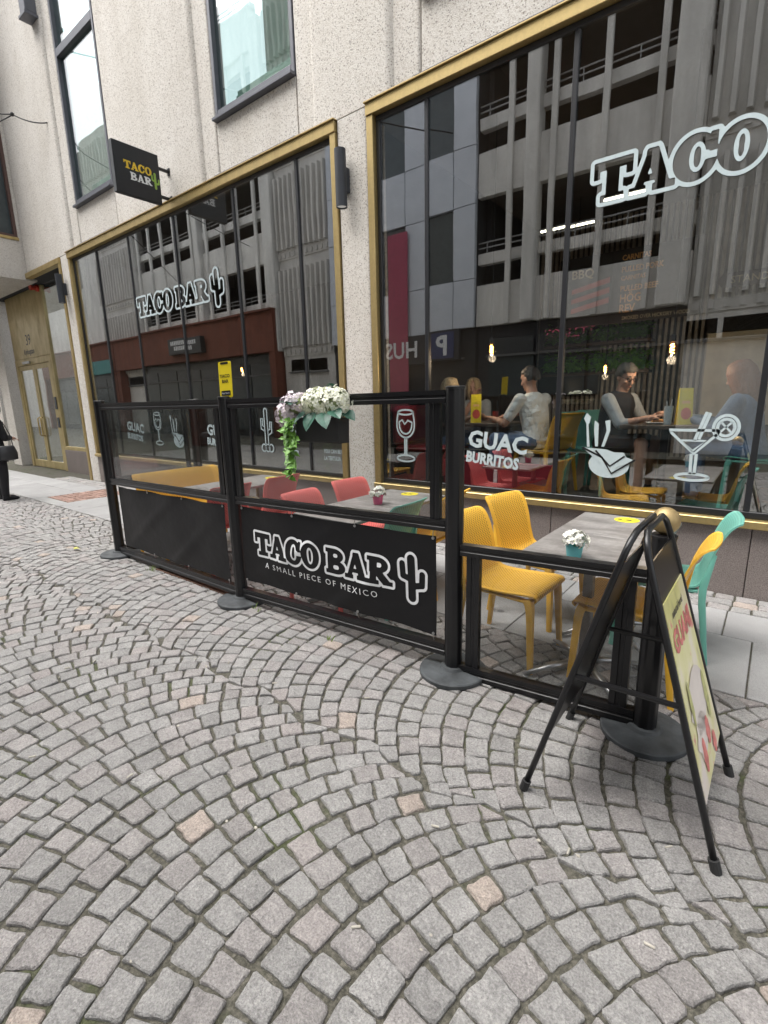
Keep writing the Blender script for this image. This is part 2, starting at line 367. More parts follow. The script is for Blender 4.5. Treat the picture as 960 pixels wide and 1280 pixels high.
def tag(o, label, cat, group=None):
    o['label'] = label; o['category'] = cat
    if group: o['group'] = group
    return o
def inst(name, me, parent, loc=(0, 0, 0), rot=(0, 0, 0), scale=(1, 1, 1), mats=None):
    o = bpy.data.objects.new(name, me); COL.objects.link(o); o.parent = parent
    o.location = Vector(loc); o.rotation_euler = rot; o.scale = scale
    if mats:
        for i, mm in enumerate(mats): o.material_slots[i].link = 'OBJECT'; o.material_slots[i].material = mm
    return o
# ---- lettering of the bar's logo, as distance fields meshed by marching squares
def sd_box(x, y, x0, y0, x1, y1):
    dx = np.abs(x-(x0+x1)/2)-(x1-x0)/2; dy = np.abs(y-(y0+y1)/2)-(y1-y0)/2
    return np.hypot(np.maximum(dx, 0), np.maximum(dy, 0))+np.minimum(np.maximum(dx, dy), 0)
def sd_seg(x, y, ax, ay, bx, by, r):
    px, py, bx, by = x-ax, y-ay, bx-ax, by-ay
    h = np.clip((px*bx+py*by)/(bx*bx+by*by+1e-12), 0, 1); return np.hypot(px-bx*h, py-by*h)-r
def sd_ell(x, y, cx, cy, rx, ry):
    px, py = x-cx, y-cy; k = np.hypot(px/rx, py/ry); g = np.hypot(px/rx**2, py/ry**2)+1e-9; return k*(k-1)/g
mn, mx_ = np.minimum, np.maximum
def gT(x, y): return mn(mn(sd_box(x, y, 0, .80, .98, 1), mn(sd_box(x, y, 0, .60, .13, 1), sd_box(x, y, .85, .60, .98, 1))), mn(sd_box(x, y, .34, 0, .64, 1), sd_box(x, y, .2, 0, .78, .15)))
def gA(x, y):
    legs = mn(sd_seg(x, y, .2, .06, .5, .94, .085), sd_seg(x, y, .52, .92, .82, .08, .135)); legs = mx_(legs, y-1); legs = mx_(legs, -y)
    return mn(mn(legs, sd_box(x, y, .27, .25, .75, .38)), mn(sd_box(x, y, 0, 0, .38, .14), sd_box(x, y, .58, 0, 1.08, .14)))
def gC(x, y):
    ring = mx_(sd_ell(x, y, .48, .5, .48, .53), -sd_ell(x, y, .53, .5, .2, .36)); ring = mx_(ring, -sd_box(x, y, .6, .38, 1.2, .62))
    return mn(ring, sd_box(x, y, .80, .58, .93, .98))
def gO(x, y): return mx_(sd_ell(x, y, .48, .5, .48, .53), -sd_ell(x, y, .48, .5, .18, .37))
def gB(x, y):
    up = mx_(mx_(sd_ell(x, y, .42, .735, .44, .265), .42-x), -1); up = mn(up, sd_box(x, y, .1, .47, .45, 1)); dn = mn(mx_(sd_ell(x, y, .45, .275, .5, .275), .45-x), sd_box(x, y, .1, 0, .48, .55))
    s = mn(up, dn); s = mx_(s, -mn(sd_seg(x, y, .45, .74, .52, .74, .09), sd_seg(x, y, .45, .27, .56, .27, .1)))
    return mn(s, mn(sd_box(x, y, 0, 0, .4, .14), sd_box(x, y, 0, .86, .4, 1)))
def gR(x, y):
    up = mn(mx_(sd_ell(x, y, .45, .72, .47, .28), .45-x), sd_box(x, y, .1, .44, .48, 1)); up = mx_(up, -sd_seg(x, y, .46, .72, .55, .72, .1))
    leg = mx_(sd_seg(x, y, .5, .48, .86, .06, .14), -y); s = mn(mn(up, leg), sd_box(x, y, .14, 0, .42, 1))
    return mn(mn(s, sd_box(x, y, .76, 0, 1.1, .14)), mn(sd_box(x, y, 0, 0, .52, .14), sd_box(x, y, 0, .86, .4, 1)))
def g_cactus(x, y):
    s = sd_seg(x, y, .46, -.25, .44, 1.2, .14)
    s = mn(s, mn(sd_seg(x, y, .46, .42, .12, .52, .1), sd_seg(x, y, .1, .52, .08, .98, .1))); return mn(s, mn(sd_seg(x, y, .46, .18, .84, .28, .1), sd_seg(x, y, .86, .28, .88, .68, .1)))
TACO = [(gT, 0), (gA, .95), (gC, 1.98), (gO, 2.95)]; BAR = [(gB, 4.3), (gA, 5.25), (gR, 6.3)]; CACT = [(g_cactus, 7.75)]
def field(glyphs, sx=1):
    def F(x, y):
        d = None
        for g, ox in glyphs:
            q = g((x-ox), y); d = q if d is None else mn(d, q)
        return d
    return F
def marching(Ff, x0, x1, y0, y1, h):
    nx = int((x1-x0)/h)+1; ny = int((y1-y0)/h)+1
    xs = x0+h*np.arange(nx); ys = y0+h*np.arange(ny); X, Y = np.meshgrid(xs, ys); Fv = Ff(X, Y)
    pts = []; fs = []; key = {}
    def pt(k, x, y):
        if k not in key: key[k] = len(pts); pts.append((x, y))
        return key[k]
    for j in range(ny-1):
        i = 0
        while i < nx-1:
            a = [Fv[j, i], Fv[j, i+1], Fv[j+1, i+1], Fv[j+1, i]]; ins = [q < 0 for q in a]
            if not any(ins): i += 1; continue
            if all(ins):
                i0 = i
                while i < nx-1 and i-i0 < 5 and Fv[j, i] < 0 and Fv[j, i+1] < 0 and Fv[j+1, i] < 0 and Fv[j+1, i+1] < 0: i += 1
                fs.append((pt((i0, j), xs[i0], ys[j]), pt((i, j), xs[i], ys[j]), pt((i, j+1), xs[i], ys[j+1]), pt((i0, j+1), xs[i0], ys[j+1]))); continue
            cs = [(i, j), (i+1, j), (i+1, j+1), (i, j+1)]; f = []
            for q in range(4):
                (ia, ja), (ib, jb) = cs[q], cs[(q+1) % 4]; fa, fb = a[q], a[(q+1) % 4]
                if fa < 0: f.append(pt((ia, ja), xs[ia], ys[ja]))
                if (fa < 0) != (fb < 0):
                    t = fa/(fa-fb); f.append(pt(('e', min((ia, ja), (ib, jb)), max((ia, ja), (ib, jb))), xs[ia]+(xs[ib]-xs[ia])*t, ys[ja]+(ys[jb]-ys[ja])*t))
            if len(f) >= 3: fs.append(tuple(f))
            i += 1
    return pts, fs
_lc = {}
def logo(mb, glyphs, org, right, up, cap, ring=None, grow=0, h=.03, mi=None, sx=1.0, curve=None):
    k = (tuple(id(g) for g, _ in glyphs), tuple(o for _, o in glyphs), ring, grow, h)
    if k not in _lc:
        F = field(glyphs); lo = min(o for _, o in glyphs)-.3; hi = max(o for _, o in glyphs)+1.4
        G = (lambda x, y: np.abs(F(x, y)-(ring[0]+ring[1])/2)-(ring[1]-ring[0])/2) if ring else (lambda x, y: F(x, y)-grow)
        _lc[k] = marching(G, lo, hi, -.65, 1.6, h)
    pts, fs = _lc[k]; R, U, O = Vector(right).normalized(), Vector(up).normalized(), Vector(org)
    mb.add([O+R*(p[0]*cap*sx)+U*(p[1]*cap)+(curve(p[0]*cap*sx, p[1]*cap) if curve else Vector((0, 0, 0))) for p in pts], fs, mi); return mb

# ================================================================== GROUND
D = 4.585                      # facade plane
street = MB(); street.add([(-110, -110, -.010), (110, -110, -.010), (110, 110, -.010), (-110, 110, -.010)], [(0, 1, 2, 3)])
street = street.build('street', M['joint'], kind='structure')

def clip_poly(p, axis, val, keep_less):
    out = []
    for i in range(len(p)):
        a, b = p[i], p[(i+1) % len(p)]; ia = (a[axis] <= val) == keep_less; ib = (b[axis] <= val) == keep_less
        if ia: out.append(a)
        if ia != ib:
            t = (val-a[axis])/(b[axis]-a[axis]); out.append((a[0]+(b[0]-a[0])*t, a[1]+(b[1]-a[1])*t))
    return out
def area(p): return .5*abs(sum(p[i][0]*p[(i+1) % len(p)][1]-p[(i+1) % len(p)][0]*p[i][1] for i in range(len(p))))
def stone_geo(poly, rnd, fine, z0=0.0, crown=.004):
    """rounded, slightly domed sett from a polygon; returns verts, faces"""
    # subdivide the outline and roughen it
    pts = []; n = len(poly); sub = 3 if fine else (2 if fine is None else 1)
    for i in range(n):
        a, b, pr = poly[i], poly[(i+1) % n], poly[i-1]
        la = math.hypot(b[0]-a[0], b[1]-a[1])+1e-9; lp = math.hypot(pr[0]-a[0], pr[1]-a[1])+1e-9
        c = min(.007, la*.2, lp*.2)*rnd.uniform(.3, 1.4)
        pts.append((a[0]+(pr[0]-a[0])/lp*c, a[1]+(pr[1]-a[1])/lp*c))
        pts.append((a[0]+(b[0]-a[0])/la*c, a[1]+(b[1]-a[1])/la*c))
        if la > .045:
            for q in range(1, sub):
                t = q/sub; bow = rnd.uniform(-.005, .0035); nx, ny = (b[1]-a[1])/la, -(b[0]-a[0])/la
                pts.append((a[0]+(b[0]-a[0])*t+nx*bow, a[1]+(b[1]-a[1])*t+ny*bow))
    k = len(pts); cx = sum(p[0] for p in pts)/k; cy = sum(p[1] for p in pts)/k
    dz = z0+rnd.uniform(-.004, .004); tx, ty = rnd.uniform(-.03, .03), rnd.uniform(-.03, .03)
    Z = lambda x, y: dz+(x-cx)*tx+(y-cy)*ty
    v = [(x, y, -.03) for x, y in pts]
    v += [(x, y, Z(x, y)-.0035+rnd.uniform(-.0015, .0015)) for x, y in pts]
    ins = [(cx+(x-cx)*.92, cy+(y-cy)*.92) for x, y in pts]
    v += [(x, y, Z(x, y)+.002+rnd.uniform(-.0018, .0018)) for x, y in ins]
    v.append((cx+rnd.uniform(-.01, .01), cy+rnd.uniform(-.01, .01), dz+crown*rnd.uniform(.3, 1)))
    fs = [(i+r*k, (i+1) % k+r*k, (i+1) % k+(r+1)*k, i+(r+1)*k) for r in (0, 1) for i in range(k)]
    fs += [(2*k+i, 2*k+(i+1) % k, 3*k) for i in range(k)]
    return v, fs
def sett_tint(rnd):
    r = rnd.random(); g = rnd.uniform(.30, .365)
    if r < .018: return (g*1.30, g*1.10, g*.96)
    if r < .06: return (g*1.10, g*1.0, g*.96)
    if r < .35: return (g*1.05, g*.985, g*.95)
    return (g*1.015, g*.985, g*.95)
rnd = random.Random(11)
stones = []                   # (polygon, tint)
R_ARC, TH, PITCH_ROW, HALF = .98, math.radians(66), .125, .75
def seam(x, yb):
    a = .034*math.sin(x*9.1+yb*5)+.018*math.sin(x*23.7+yb); return yb+a, .034*9.1*math.cos(x*9.1+yb*5)+.018*23.7*math.cos(x*23.7+yb)*.5
def lane(y0, y1, xa, xb, off):
    yc = (y0+y1)/2; n0 = int((xa-.6)/PITCH_ROW); n1 = int(xb/PITCH_ROW)
    X = lambda xs, th: xs+R_ARC*(1-math.cos(th))
    for r in range(n0, n1+1):
        xs = r*PITCH_ROW+off; th = -TH+rnd.uniform(0, .06); dx = .0075
        jr = rnd.uniform(-.004, .004)
        while th < TH:
            wd = rnd.uniform(.094, .138)/R_ARC; t2 = th+wd; g = rnd.uniform(.0042, .0078)/R_ARC
            j = lambda s=.005: rnd.uniform(-s, s)
            def C(x, t): return (X(x, t)+j(), yc+R_ARC*math.sin(t)+j())
            cw = math.cos((th+t2)/2)
            ex = .0052*cw+.0012
            dl = lambda t: t-PITCH_ROW*math.sin(t)/R_ARC*.85
            p = [C(xs+ex+jr, th+g), C(xs+PITCH_ROW-ex+jr, dl(th)+g), C(xs+PITCH_ROW-ex+jr, dl(t2)-g), C(xs+ex+jr, t2-g)]
            th = t2
            if max(q[0] for q in p) < xa or min(q[0] for q in p) > xb: continue
            cx_ = sum(q[0] for q in p)/4
            for yb, below in ((y1, True), (y0, False)):
                if len(p) < 3 or yb > 2.9:
                    if len(p) > 2: p = clip_poly(p, 1, yb-.004, True)
                    continue
                B, sl_ = seam(cx_, yb); k_ = .004 if below else -.004
                p = clip_poly([(q[0], q[1]-sl_*(q[0]-cx_)) for q in p], 1, B-k_, below); p = [(q[0], q[1]+sl_*(q[0]-cx_)) for q in p]
            if len(p) < 3 or area(p) < .0021: continue
            stones.append((p, sett_tint(rnd)))
SLAB0, SLAB1, SLAB2 = 2.975, 3.735, 4.215
lane(1.5, 2.965, -17, 4.2, .05); lane(0, 1.5, -17, 4.2, 0); lane(-1.5, 0, -17, 4.2, .03); lane(-3.0, -1.5, -17, 4.2, .08)
# straight setts between the slabs and the wall, and a red sett patch
def straight(x0, x1, y0, y1, rows, wl, tint=None):
    h = (y1-y0)/rows
    for r in range(rows):
        x = x0+rnd.uniform(0, wl*.6) if r % 2 else x0
        if x > x0+.02: 
            pass
        while x < x1-.03:
            x2 = min(x1, x+rnd.uniform(wl*.8, wl*1.25)); j = lambda: rnd.uniform(-.004, .004)
            p = [(x+.006+j(), y0+r*h+.006+j()), (x2-.006+j(), y0+r*h+.006+j()), (x2-.006+j(), y0+(r+1)*h-.006+j()), (x+.006+j(), y0+(r+1)*h-.006+j())]
            x = x2
            if area(p) < .0015: continue
            stones.append((p, tint(rnd) if tint else tuple(c*1.12 for c in sett_tint(rnd))))
straight(-13, 4.2, SLAB2, D-.004, 3, .16)
red_t = lambda r: (lambda g: (g*1.25, g*.78, g*.62))(r.uniform(.24, .36))
straight(-10.3, -9.35, 3.2, SLAB2, 10, .1, red_t)
def vis_area(p):
    q = [project((x, y, 0)) for x, y in p]
    if any(a is None for a in q): return 0
    cx = sum(a[0] for a in q)/len(q); cy = sum(a[1] for a in q)/len(q)
    if not (-10 < cx < 970 and -10 < cy < 1290): return 0
    # behind the A-board or rails it may be covered; good enough
    return area([(a[0], a[1]) for a in q])
order = sorted(range(len(stones)), key=lambda i: -vis_area(stones[i][0]))
big = set(order[:300]); med = set(order[300:2600])
rest = MB(); rt = []
for i, (p, tc) in enumerate(stones):
    v, f = stone_geo(p, rnd, True if i in big else (None if i in med else False))
    if i in big:
        cx = sum(a[0] for a in p)/len(p); cy = sum(a[1] for a in p)/len(p)
        mb = MB(); mb.add([(x-cx, y-cy, z) for x, y, z in v], f)
        o = mb.build('cobblestone', M['granite'], street, local=True, tint=tc); o.location = (cx, cy, 0)
    else:
        rest.add(v, f); rt += [tc]*len(f)
rest.build('cobblestones', M['granite'], street, tint=rt, kind='stuff')

# paving slabs
pav = MB(); pav.box(-17, SLAB0-.004, -.03, 4.2, SLAB2+.004, -.013); pav = pav.build('pavement', M['joint'], kind='structure')
def slab_row(y0, y1, xs, skip=None):
    for a, b in zip(xs, xs[1:]):
        if skip and a < skip[1]-.01 and b > skip[0]+.01: continue
        g = rnd.uniform(.285, .36); mb = MB(); z = rnd.uniform(-.0015, .002)
        mb.box(a+.004, y0+.004, -.04, b-.004, y1-.004, z, .004)
        mb.build('paving_slab', M['slab'], pav, tint=(g*1.01, g, g*.985))
xs1 = [-17, -16.1, -15.2, -14.3, -13.4, -12.5, -11.5, -10.3, -9.35, -8.5, -7.5, -6.6, -5.7, -4.9, -4.0, -3.1, -2.25, -1.322, -.62, .032, .85, 1.7, 2.6, 3.4, 4.2]
xs2 = [-17, -16.3, -15.5, -14.6, -13.8, -12.9, -12.0, -11.1, -10.3, -9.35, -8.2, -7.4, -6.3, -5.5, -4.5, -3.7, -2.8, -1.95, -1.216, -.131, .55, 1.3, 2.1, 3.0, 3.7, 4.2]
slab_row(SLAB0, SLAB1, xs1, (-10.3, -9.35)); slab_row(SLAB1, SLAB2, xs2, (-10.3, -9.35))
mb = MB(); mb.box(-10.3, SLAB0+.004, -.04, -9.35, 3.19, 0, .004); mb.build('paving_slab', M['slab'], pav, tint=(.32, .32, .31))

# ================================================================== SHOP BUILDING
bld = thing('shop_building', 'concrete building with gold trimmed shop windows along the pavement', 'building', (-4, D, 0))
BT = 13.0                                   # height of what is modelled
def rrect_pier(x0, x1, r=.07, d=.16):
    n = 5; p = [(x0, D+d)]
    for i in range(n+1):
        a = PI - i/n*PI/2; p.append((x0+r+r*math.cos(a), D+r-r*math.sin(a)))
    for i in range(n+1):
        a = PI/2 - i/n*PI/2; p.append((x1-r+r*math.cos(a), D+r-r*math.sin(a)))
    p.append((x1, D+d)); return p
ZH = 4.545                                   # bottom of the upper wall
bays = [(-10.86, -9.33), (-6.37, -4.80), (-3.10, -1.55), (.2, 1.75), (3.4, 5.0)]
edges = [-13.7] + [e for b in bays for e in b] + [9.0]
for i in range(0, len(edges), 2):
    a, b = edges[i], edges[i+1]; mb = MB()
    sh = .42 if i else .48
    if b-a > 1.4:                            # a pier with stepped, rounded shoulders
        xa = a if i == 0 else a+.0
        mb.prism([(x, y+.05) for x, y in rrect_pier(a, b, .03, .2)], 'z', ZH, BT)
        mb.prism(rrect_pier(a+(0 if i == 0 else .26), b-.30, .09, .08), 'z', ZH, BT)
    else: mb.prism(rrect_pier(a, b, .05, .2), 'z', ZH, BT)
    mb.build('wall_pier', M['agg'], bld, smooth=True)
WZ0, WZ1, WZT = 5.225, 9.9, 7.62
for (a, b) in bays:
    mb = MB(); mb.box(a+.016, D+.06, ZH+.035, b-.016, D+.25, WZ0-.012, .004); mb.build('spandrel_panel', M['agg'], bld)
    mb = MB(); mb.box(a-.02, D-.03, ZH+.006, b+.02, D+.2, ZH+.033, .004); mb.build('drip_strip', M['upframe'], bld)
    mb = MB(); mb.box(a, D+.07, WZ1, b, D+.3, BT); mb.build('lintel', M['agg'], bld)
    mb = MB(); fw = .058; y0, y1 = D+.05, D+.19
    A, B = a+.012, b-.012
    for bx in ((A, WZ0, A+fw, WZ1), (B-fw, WZ0, B, WZ1), (A+fw, WZ0+.035, B-fw, WZ0+.125), (A+fw, WZT, B-fw, WZT+.13), (A+fw, WZ1-.08, B-fw, WZ1)):
        mb.box(bx[0], y0, bx[1], bx[2], y1, bx[3], .006)
    win = mb.build('upper_window', M['upframe'], bld)
    mb = MB(); mb.box(A+.001, D-.015, WZ0-.008, B-.001, D+.19, WZ0+.03, .005); mb.build('sill', M['upframe'], win)
    for z0, z1 in ((WZ0+.125, WZT), (WZT+.13, WZ1-.08)):
        mb = MB(); mb.box(A+fw, y0+.06, z0, B-fw, y0+.075, z1); mb.build('pane', M['upglass'], win)
    mb = MB()                                # curtain folds, radiator below it
    n = 26; xs = [A+.5+(B-A-.58)*i/n for i in range(n+1)]
    mb.add([(x, D+.55+.04*math.sin(i*1.9), z) for z in (WZ0+.2, WZ1) for i, x in enumerate(xs)], [(i, i+1, n+2+i, n+1+i) for i in range(n)])
    mb.build('curtain', M['curtain'], win, smooth='all')
    mb = MB(); mb.box(A+.15, D+.32, WZ0+.1, B-.1, D+.40, WZ0+.42, .01)
    for i in range(3): mb.box(A+.14, D+.312, WZ0+.16+i*.08, B-.09, D+.322, WZ0+.2+i*.08)
    mb.build('radiator', M['radiator'], win)
    mb = MB(); mb.box(A, D+2.2, WZ0-.3, B, D+2.25, WZ1+.4); mb.build('back_wall', M['iwall'], win)
# brass header, sill, jambs
def shop_bay(x0, x1, mull, z0=.615, z1=4.43):
    mb = MB(); mb.box(x0, D-.035, z1, x1, D+.12, z1+.105, .004); mb.box(x0-.01, D-.055, z1+.108, x1+.01, D+.1, z1+.123, .003); mb.build('header_trim', M['brass'], bld)
    mb = MB(); mb.box(x0+.002, D-.05, z0-.062, x1-.002, D+.12, z0, .006); mb.build('sill_trim', M['brass'], bld)
    for a in (x0, x1-.085):
        mb = MB(); mb.box(a+.001, D-.022, z0+.001, a+.084, D+.1, z1-.001, .004); mb.build('jamb_trim', M['brass'], bld)
    fr = MB(); a, b = x0+.086, x1-.086
    fr.box(a, D+.032, z0+.002, b, D+.09, z0+.055, .004); fr.box(a, D+.032, z1-.05, b, D+.09, z1-.002, .004)
    fr.box(a, D+.034, z0+.056, a+.045, D+.088, z1-.051, .004); fr.box(b-.045, D+.034, z0+.056, b, D+.088, z1-.051, .004)
    win = fr.build('shop_window', M['mull'], bld)
    xs = [a+.045]+[q for m_ in mull for q in (m_-.021, m_+.021)]+[b-.045]
    for i, m_ in enumerate(mull):
        mb = MB(); mb.box(m_-.021, D+.033, z0+.056, m_+.021, D+.092, z1-.051, .004); mb.build('mullion', M['mull'], win)
    for i in range(0, len(xs), 2):
        mb = MB(); q1, q2, q3 = (rnd.uniform(-.003, .003) for _ in range(3)); mb.box(xs[i], D+.047, z0+.055, xs[i+1], D+.055, z1-.05)
        mb.v = [(x, y+(q1 if x == xs[i] else -q1)+(q2 if z > 2 else -q2), z) for x, y, z in mb.v]; mb.build('pane', M['glass'], win)
    return win
winL = shop_bay(-11.39, -4.165, [-10.28, -9.06, -7.62, -6.12, -4.87])
winR = shop_bay(-3.725, 3.55, [-3.02, -1.60, -.115, 1.36, 2.8])
for a, b in ((-11.79, -11.392), (-4.162, -3.728), (3.553, 3.95)):
    mb = MB(); mb.prism(rrect_pier(a, b, .035, .3), 'z', 0, ZH-.012); mb.build('pilaster', M['agg'], bld, smooth=True)
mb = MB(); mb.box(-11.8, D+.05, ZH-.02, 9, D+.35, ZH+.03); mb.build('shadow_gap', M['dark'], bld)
def plinth_row(xs):
    for a, b in zip(xs, xs[1:]):
        mb = MB(); mb.box(a+.003, D+.004, -.03, b-.003, D+.16, .552, .004); mb.build('plinth_slab', M['plinth'], bld)
plinth_row([-11.39, -10.4, -8.9, -7.4, -5.9, -4.165]); plinth_row([-3.725, -3.1, -1.6, -.061, 1.45, 2.9, 3.55])
mb = MB(); mb.box(3.95, D+.02, 0, 9, D+.3, ZH-.012); mb.build('wall', M['agg'], bld)
# window lettering: line drawings in white vinyl
GY = D+.038
RX, UZ = (1, 0, 0), (0, 0, 1)
def arc(cx, cy, rx, ry, a0, a1, n=14): return [(cx+rx*math.cos(math.radians(a0+(a1-a0)*i/n)), cy+ry*math.sin(math.radians(a0+(a1-a0)*i/n))) for i in range(n+1)]
def dec(win, mb): return mb.build('window_drawing', M['white'], win)
def wine(win, x, z=.88, s=.6):
    mb = MB(); o = (x, GY, z); rb = lambda p, cl=False, wd=.02: mb.ribbon(p, wd, o, RX, UZ, s, cl)
    rb(arc(0, .92, .17, .045, 0, 360, 18), True); rb([(-.17, .92), (-.2, .75)]+arc(0, .68, .2, .23, 180, 360)+[(.2, .75), (.17, .92)])
    rb([(-.15, .74), (-.08, .78), (-.02, .70), (.05, .77), (.15, .73)]+arc(0, .68, .14, .16, 0, -180), True); rb([(-.02, .45), (-.02, .1)]); rb([(.02, .45), (.02, .1)])
    rb(arc(0, .06, .2, .06, 100, 440, 20)); dec(win, mb)
def cocktail(win, x, z=.885, s=.58):
    mb = MB(); o = (x, GY, z); rb = lambda p, cl=False, wd=.022: mb.ribbon(p, wd, o, RX, UZ, s, cl)
    rb([(-.33, .68), (.27, .68), (.25, .64), (.0, .36), (-.29, .64)], True); rb([(-.16, .54), (.12, .54), (-.02, .40)], True)
    rb([(-.03, .36), (-.02, .08)]); rb([(.03, .36), (.03, .08)]); rb(arc(0, .04, .2, .045, 0, 360, 18), True)
    rb([(-.01, .54), (.10, .92), (.14, .91), (.04, .56)]); rb(arc(.33, .72, .14, .16, 0, 360, 18), True); rb(arc(.33, .72, .095, .11, 0, 360, 16), True)
    rb([(.27, .66), (.39, .79)], wd=.015); rb([(.27, .79), (.39, .66)], wd=.015); dec(win, mb)
def bowl(win, x, z=.86, s=.58):
    mb = MB(); o = (x, GY, z); P_ = lambda p: mb.poly(p, o, RX, UZ, s)
    P_(arc(0, .2, .29, .21, 170, 370, 18)+[(.2, .38), (-.2, .38)]); o = (x, GY-.002, z)
    P_([(-.40, .44), (-.05, .42), (.36, .27), (.12, .16), (.06, .05)])
    for p in ([(-.36, .96), (-.30, .90), (-.31, .82), (-.33, .79), (-.29, .45), (-.33, .45), (-.36, .80), (-.40, .88)], [(-.24, .85), (-.18, .8), (-.17, .46), (-.21, .46), (-.24, .7)], [(-.09, .84), (-.02, .86), (-.01, .7), (-.08, .46), (-.12, .46), (-.06, .7)]): P_(p)
    dec(win, mb)
    mb = MB(); o = (x, GY-.004, z)
    for p in ([(-.40, .44), (-.1, .3), (.05, .06), (.36, .28)], [(-.2, .40), (.02, .17), (.22, .33)]): mb.ribbon(p, .016, o, RX, UZ, s)
    mb.build('drawing_lines', M['mull'], win)
def guac(win, x, z=.9, k=1):
    mb = MB(); r = Vector((1, 0, -.10)); u = Vector((.10, 0, 1))
    mb.text('GUAC &', (x, GY, z+.15*k), r, u, .155*k, 'LEFT', fat=.035, sx=.92); mb.text('BURRITOS', (x-.05*k, GY, z-.01), r, u, .105*k, 'LEFT', fat=.045, sx=.86)
    mb.build('window_lettering', M['white'], win)
def guac2(win, x, z):
    mb = MB(); r = Vector((1, 0, -.10)); u = Vector((.10, 0, 1))
    for i, t in enumerate(('GUAC', '')): 
        if t: mb.text(t, (x, GY, z+.19), r, u, .16, 'LEFT', fat=.035)
    mb.text('BURRITOS', (x-.02, GY, z+.03), r, u, .105, 'LEFT', fat=.045, sx=.84); mb.build('window_lettering', M['white'], win)
def bottle(win, x, z=.88, s=.6):
    mb = MB(); o = (x, GY, z); rb = lambda p, cl=False: mb.ribbon(p, .022, o, RX, UZ, s, cl)
    rb([(-.05, .98), (-.05, .2), (.06, .2), (.06, .98)]+arc(.005, .98, .055, .05, 0, 180, 6)); rb([(-.05, .5), (-.18, .55), (-.18, .8), (-.12, .8), (-.12, .63), (-.05, .6)]); rb([(.06, .4), (.2, .47), (.2, .72), (.14, .72), (.14, .55), (.06, .52)])
    for c in (-.12, .02, .15): rb(arc(c, .1, .08, .09, 0, 360, 10), True)
    dec(win, mb)
wine(winR, -3.31); guac2(winR, -2.52, .90); bowl(winR, -1.13); cocktail(winR, -.50)
wine(winL, -8.78); bowl(winL, -8.12); guac2(winL, -7.25, .92); bottle(winL, -5.76); cocktail(winL, -5.22); guac2(winL, -9.95, .95)
mb = MB()
for i, tx in enumerate(('YOU CAN BE LATE', 'LA TERTULIA')): mb.text(tx, (-4.62, GY, .92-i*.09), (1, 0, 0), UZ, .05, 'LEFT', fat=.03, sx=.7)
mb.build('window_lettering', M['white'], winL)
mb = MB(); logo(mb, TACO+BAR+CACT, (-8.98, GY, 3.09), RX, UZ, .285, ring=(.02, .125), h=.035); mb.build('window_logo', M['white'], winL)
mb = MB(); logo(mb, TACO+BAR+CACT, (-1.40, GY, 3.09), RX, UZ, .285, ring=(.02, .125), h=.025); mb.build('window_logo', M['white'], winR)

# entrance with the brass panel, recessed beside the left bay
DY = 4.95
def bbox(name, m_, *b, bev=.005, par=bld): mb = MB(); mb.box(*b, bev); return mb.build(name, m_, par)
bbox('header_trim', M['brass'], -17.2, D-.03, 4.43, -11.792, D+.1, 4.535)
bbox('jamb_trim', M['brass'], -11.88, D-.02, .0, -11.793, D+.1, 4.428)
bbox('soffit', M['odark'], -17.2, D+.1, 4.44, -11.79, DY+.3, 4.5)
bbox('wall', M['agg'], -17.6, D+.2, 0, -16.95, DY+.3, 4.43)
dpanel = bbox('door_panel', M['brass_door'], -16.62, DY, 2.86, -14.12, DY+.06, 4.42)
mb = MB(); mb.text('39', (-15.40, DY-.004, 3.18), RX, UZ, .26, fat=.0); mb.text('Kyrkogatan', (-15.45, DY-.004, 2.96), RX, UZ, .13, fat=.012, sx=.85); mb.build('house_number', M['mull'], dpanel)
mb = MB()
for b in ((-16.62, 2.70, -14.12, 2.855), (-16.62, 0, -16.46, 2.70), (-14.28, 0, -14.12, 2.70)): mb.box(b[0], DY-.01, b[1], b[2], DY+.08, b[3], .006)
dfr = mb.build('door_frame', M['brass_door'], bld)
bbox('door_closer', M['alu'], -15.95, DY-.05, 2.73, -15.45, DY-.012, 2.79, par=dfr)
for x0, x1, hx in ((-16.455, -15.375, -15.47), (-15.365, -14.285, -15.27)):
    mb = MB(); f = .1
    for b in ((x0, .01, x0+f, 2.69), (x1-f, .01, x1, 2.69), (x0+f, .01, x1-f, .2), (x0+f, 2.58, x1-f, 2.69)): mb.box(b[0], DY+.01, b[1], b[2], DY+.06, b[3], .004)
    dr = mb.build('entrance_door', M['brass_door'], bld)
    mb = MB(); mb.box(x0+f, DY+.03, .2, x1-f, DY+.04, 2.58); mb.build('pane', M['glass'], dr)
    mb = MB(); mb.tube([(hx, DY, .86), (hx, DY-.06, .9), (hx, DY-.06, 1.32), (hx, DY, 1.36)], .018, 8); mb.build('handle', M['brass'], dr, smooth='all')
mb = MB()
for b in ((-14.118, .55, -14.04, 4.42), (-12.0, .55, -11.885, 4.42), (-14.04, .55, -12.0, .64)): mb.box(b[0], DY-.005, b[1], b[2], DY+.07, b[3], .004)
sw = mb.build('side_window', M['brass_door'], bld); mb = MB(); mb.box(-14.04, DY+.03, .64, -12.0, DY+.04, 4.42); mb.build('pane', M['glass'], sw)
bbox('plinth_slab', M['plinth'], -14.118, DY-.008, -.03, -11.885, DY+.1, .545)
bbox('reveal', M['plinth'], -11.884, D+.1, -.03, -11.80, DY-.01, .55)
bbox('back_wall', M['iwall'], -17, DY+2.5, 0, -11.8, DY+2.55, 4.4)
mb = MB()
for x, z0, z1 in ((-14.19, 1.55, 1.85), (-14.19, 1.1, 1.35)): mb.box(x-.06, DY-.03, z0, x+.06, DY-.011, z1, .004)
mb.build('intercom', M['signside'], dfr)
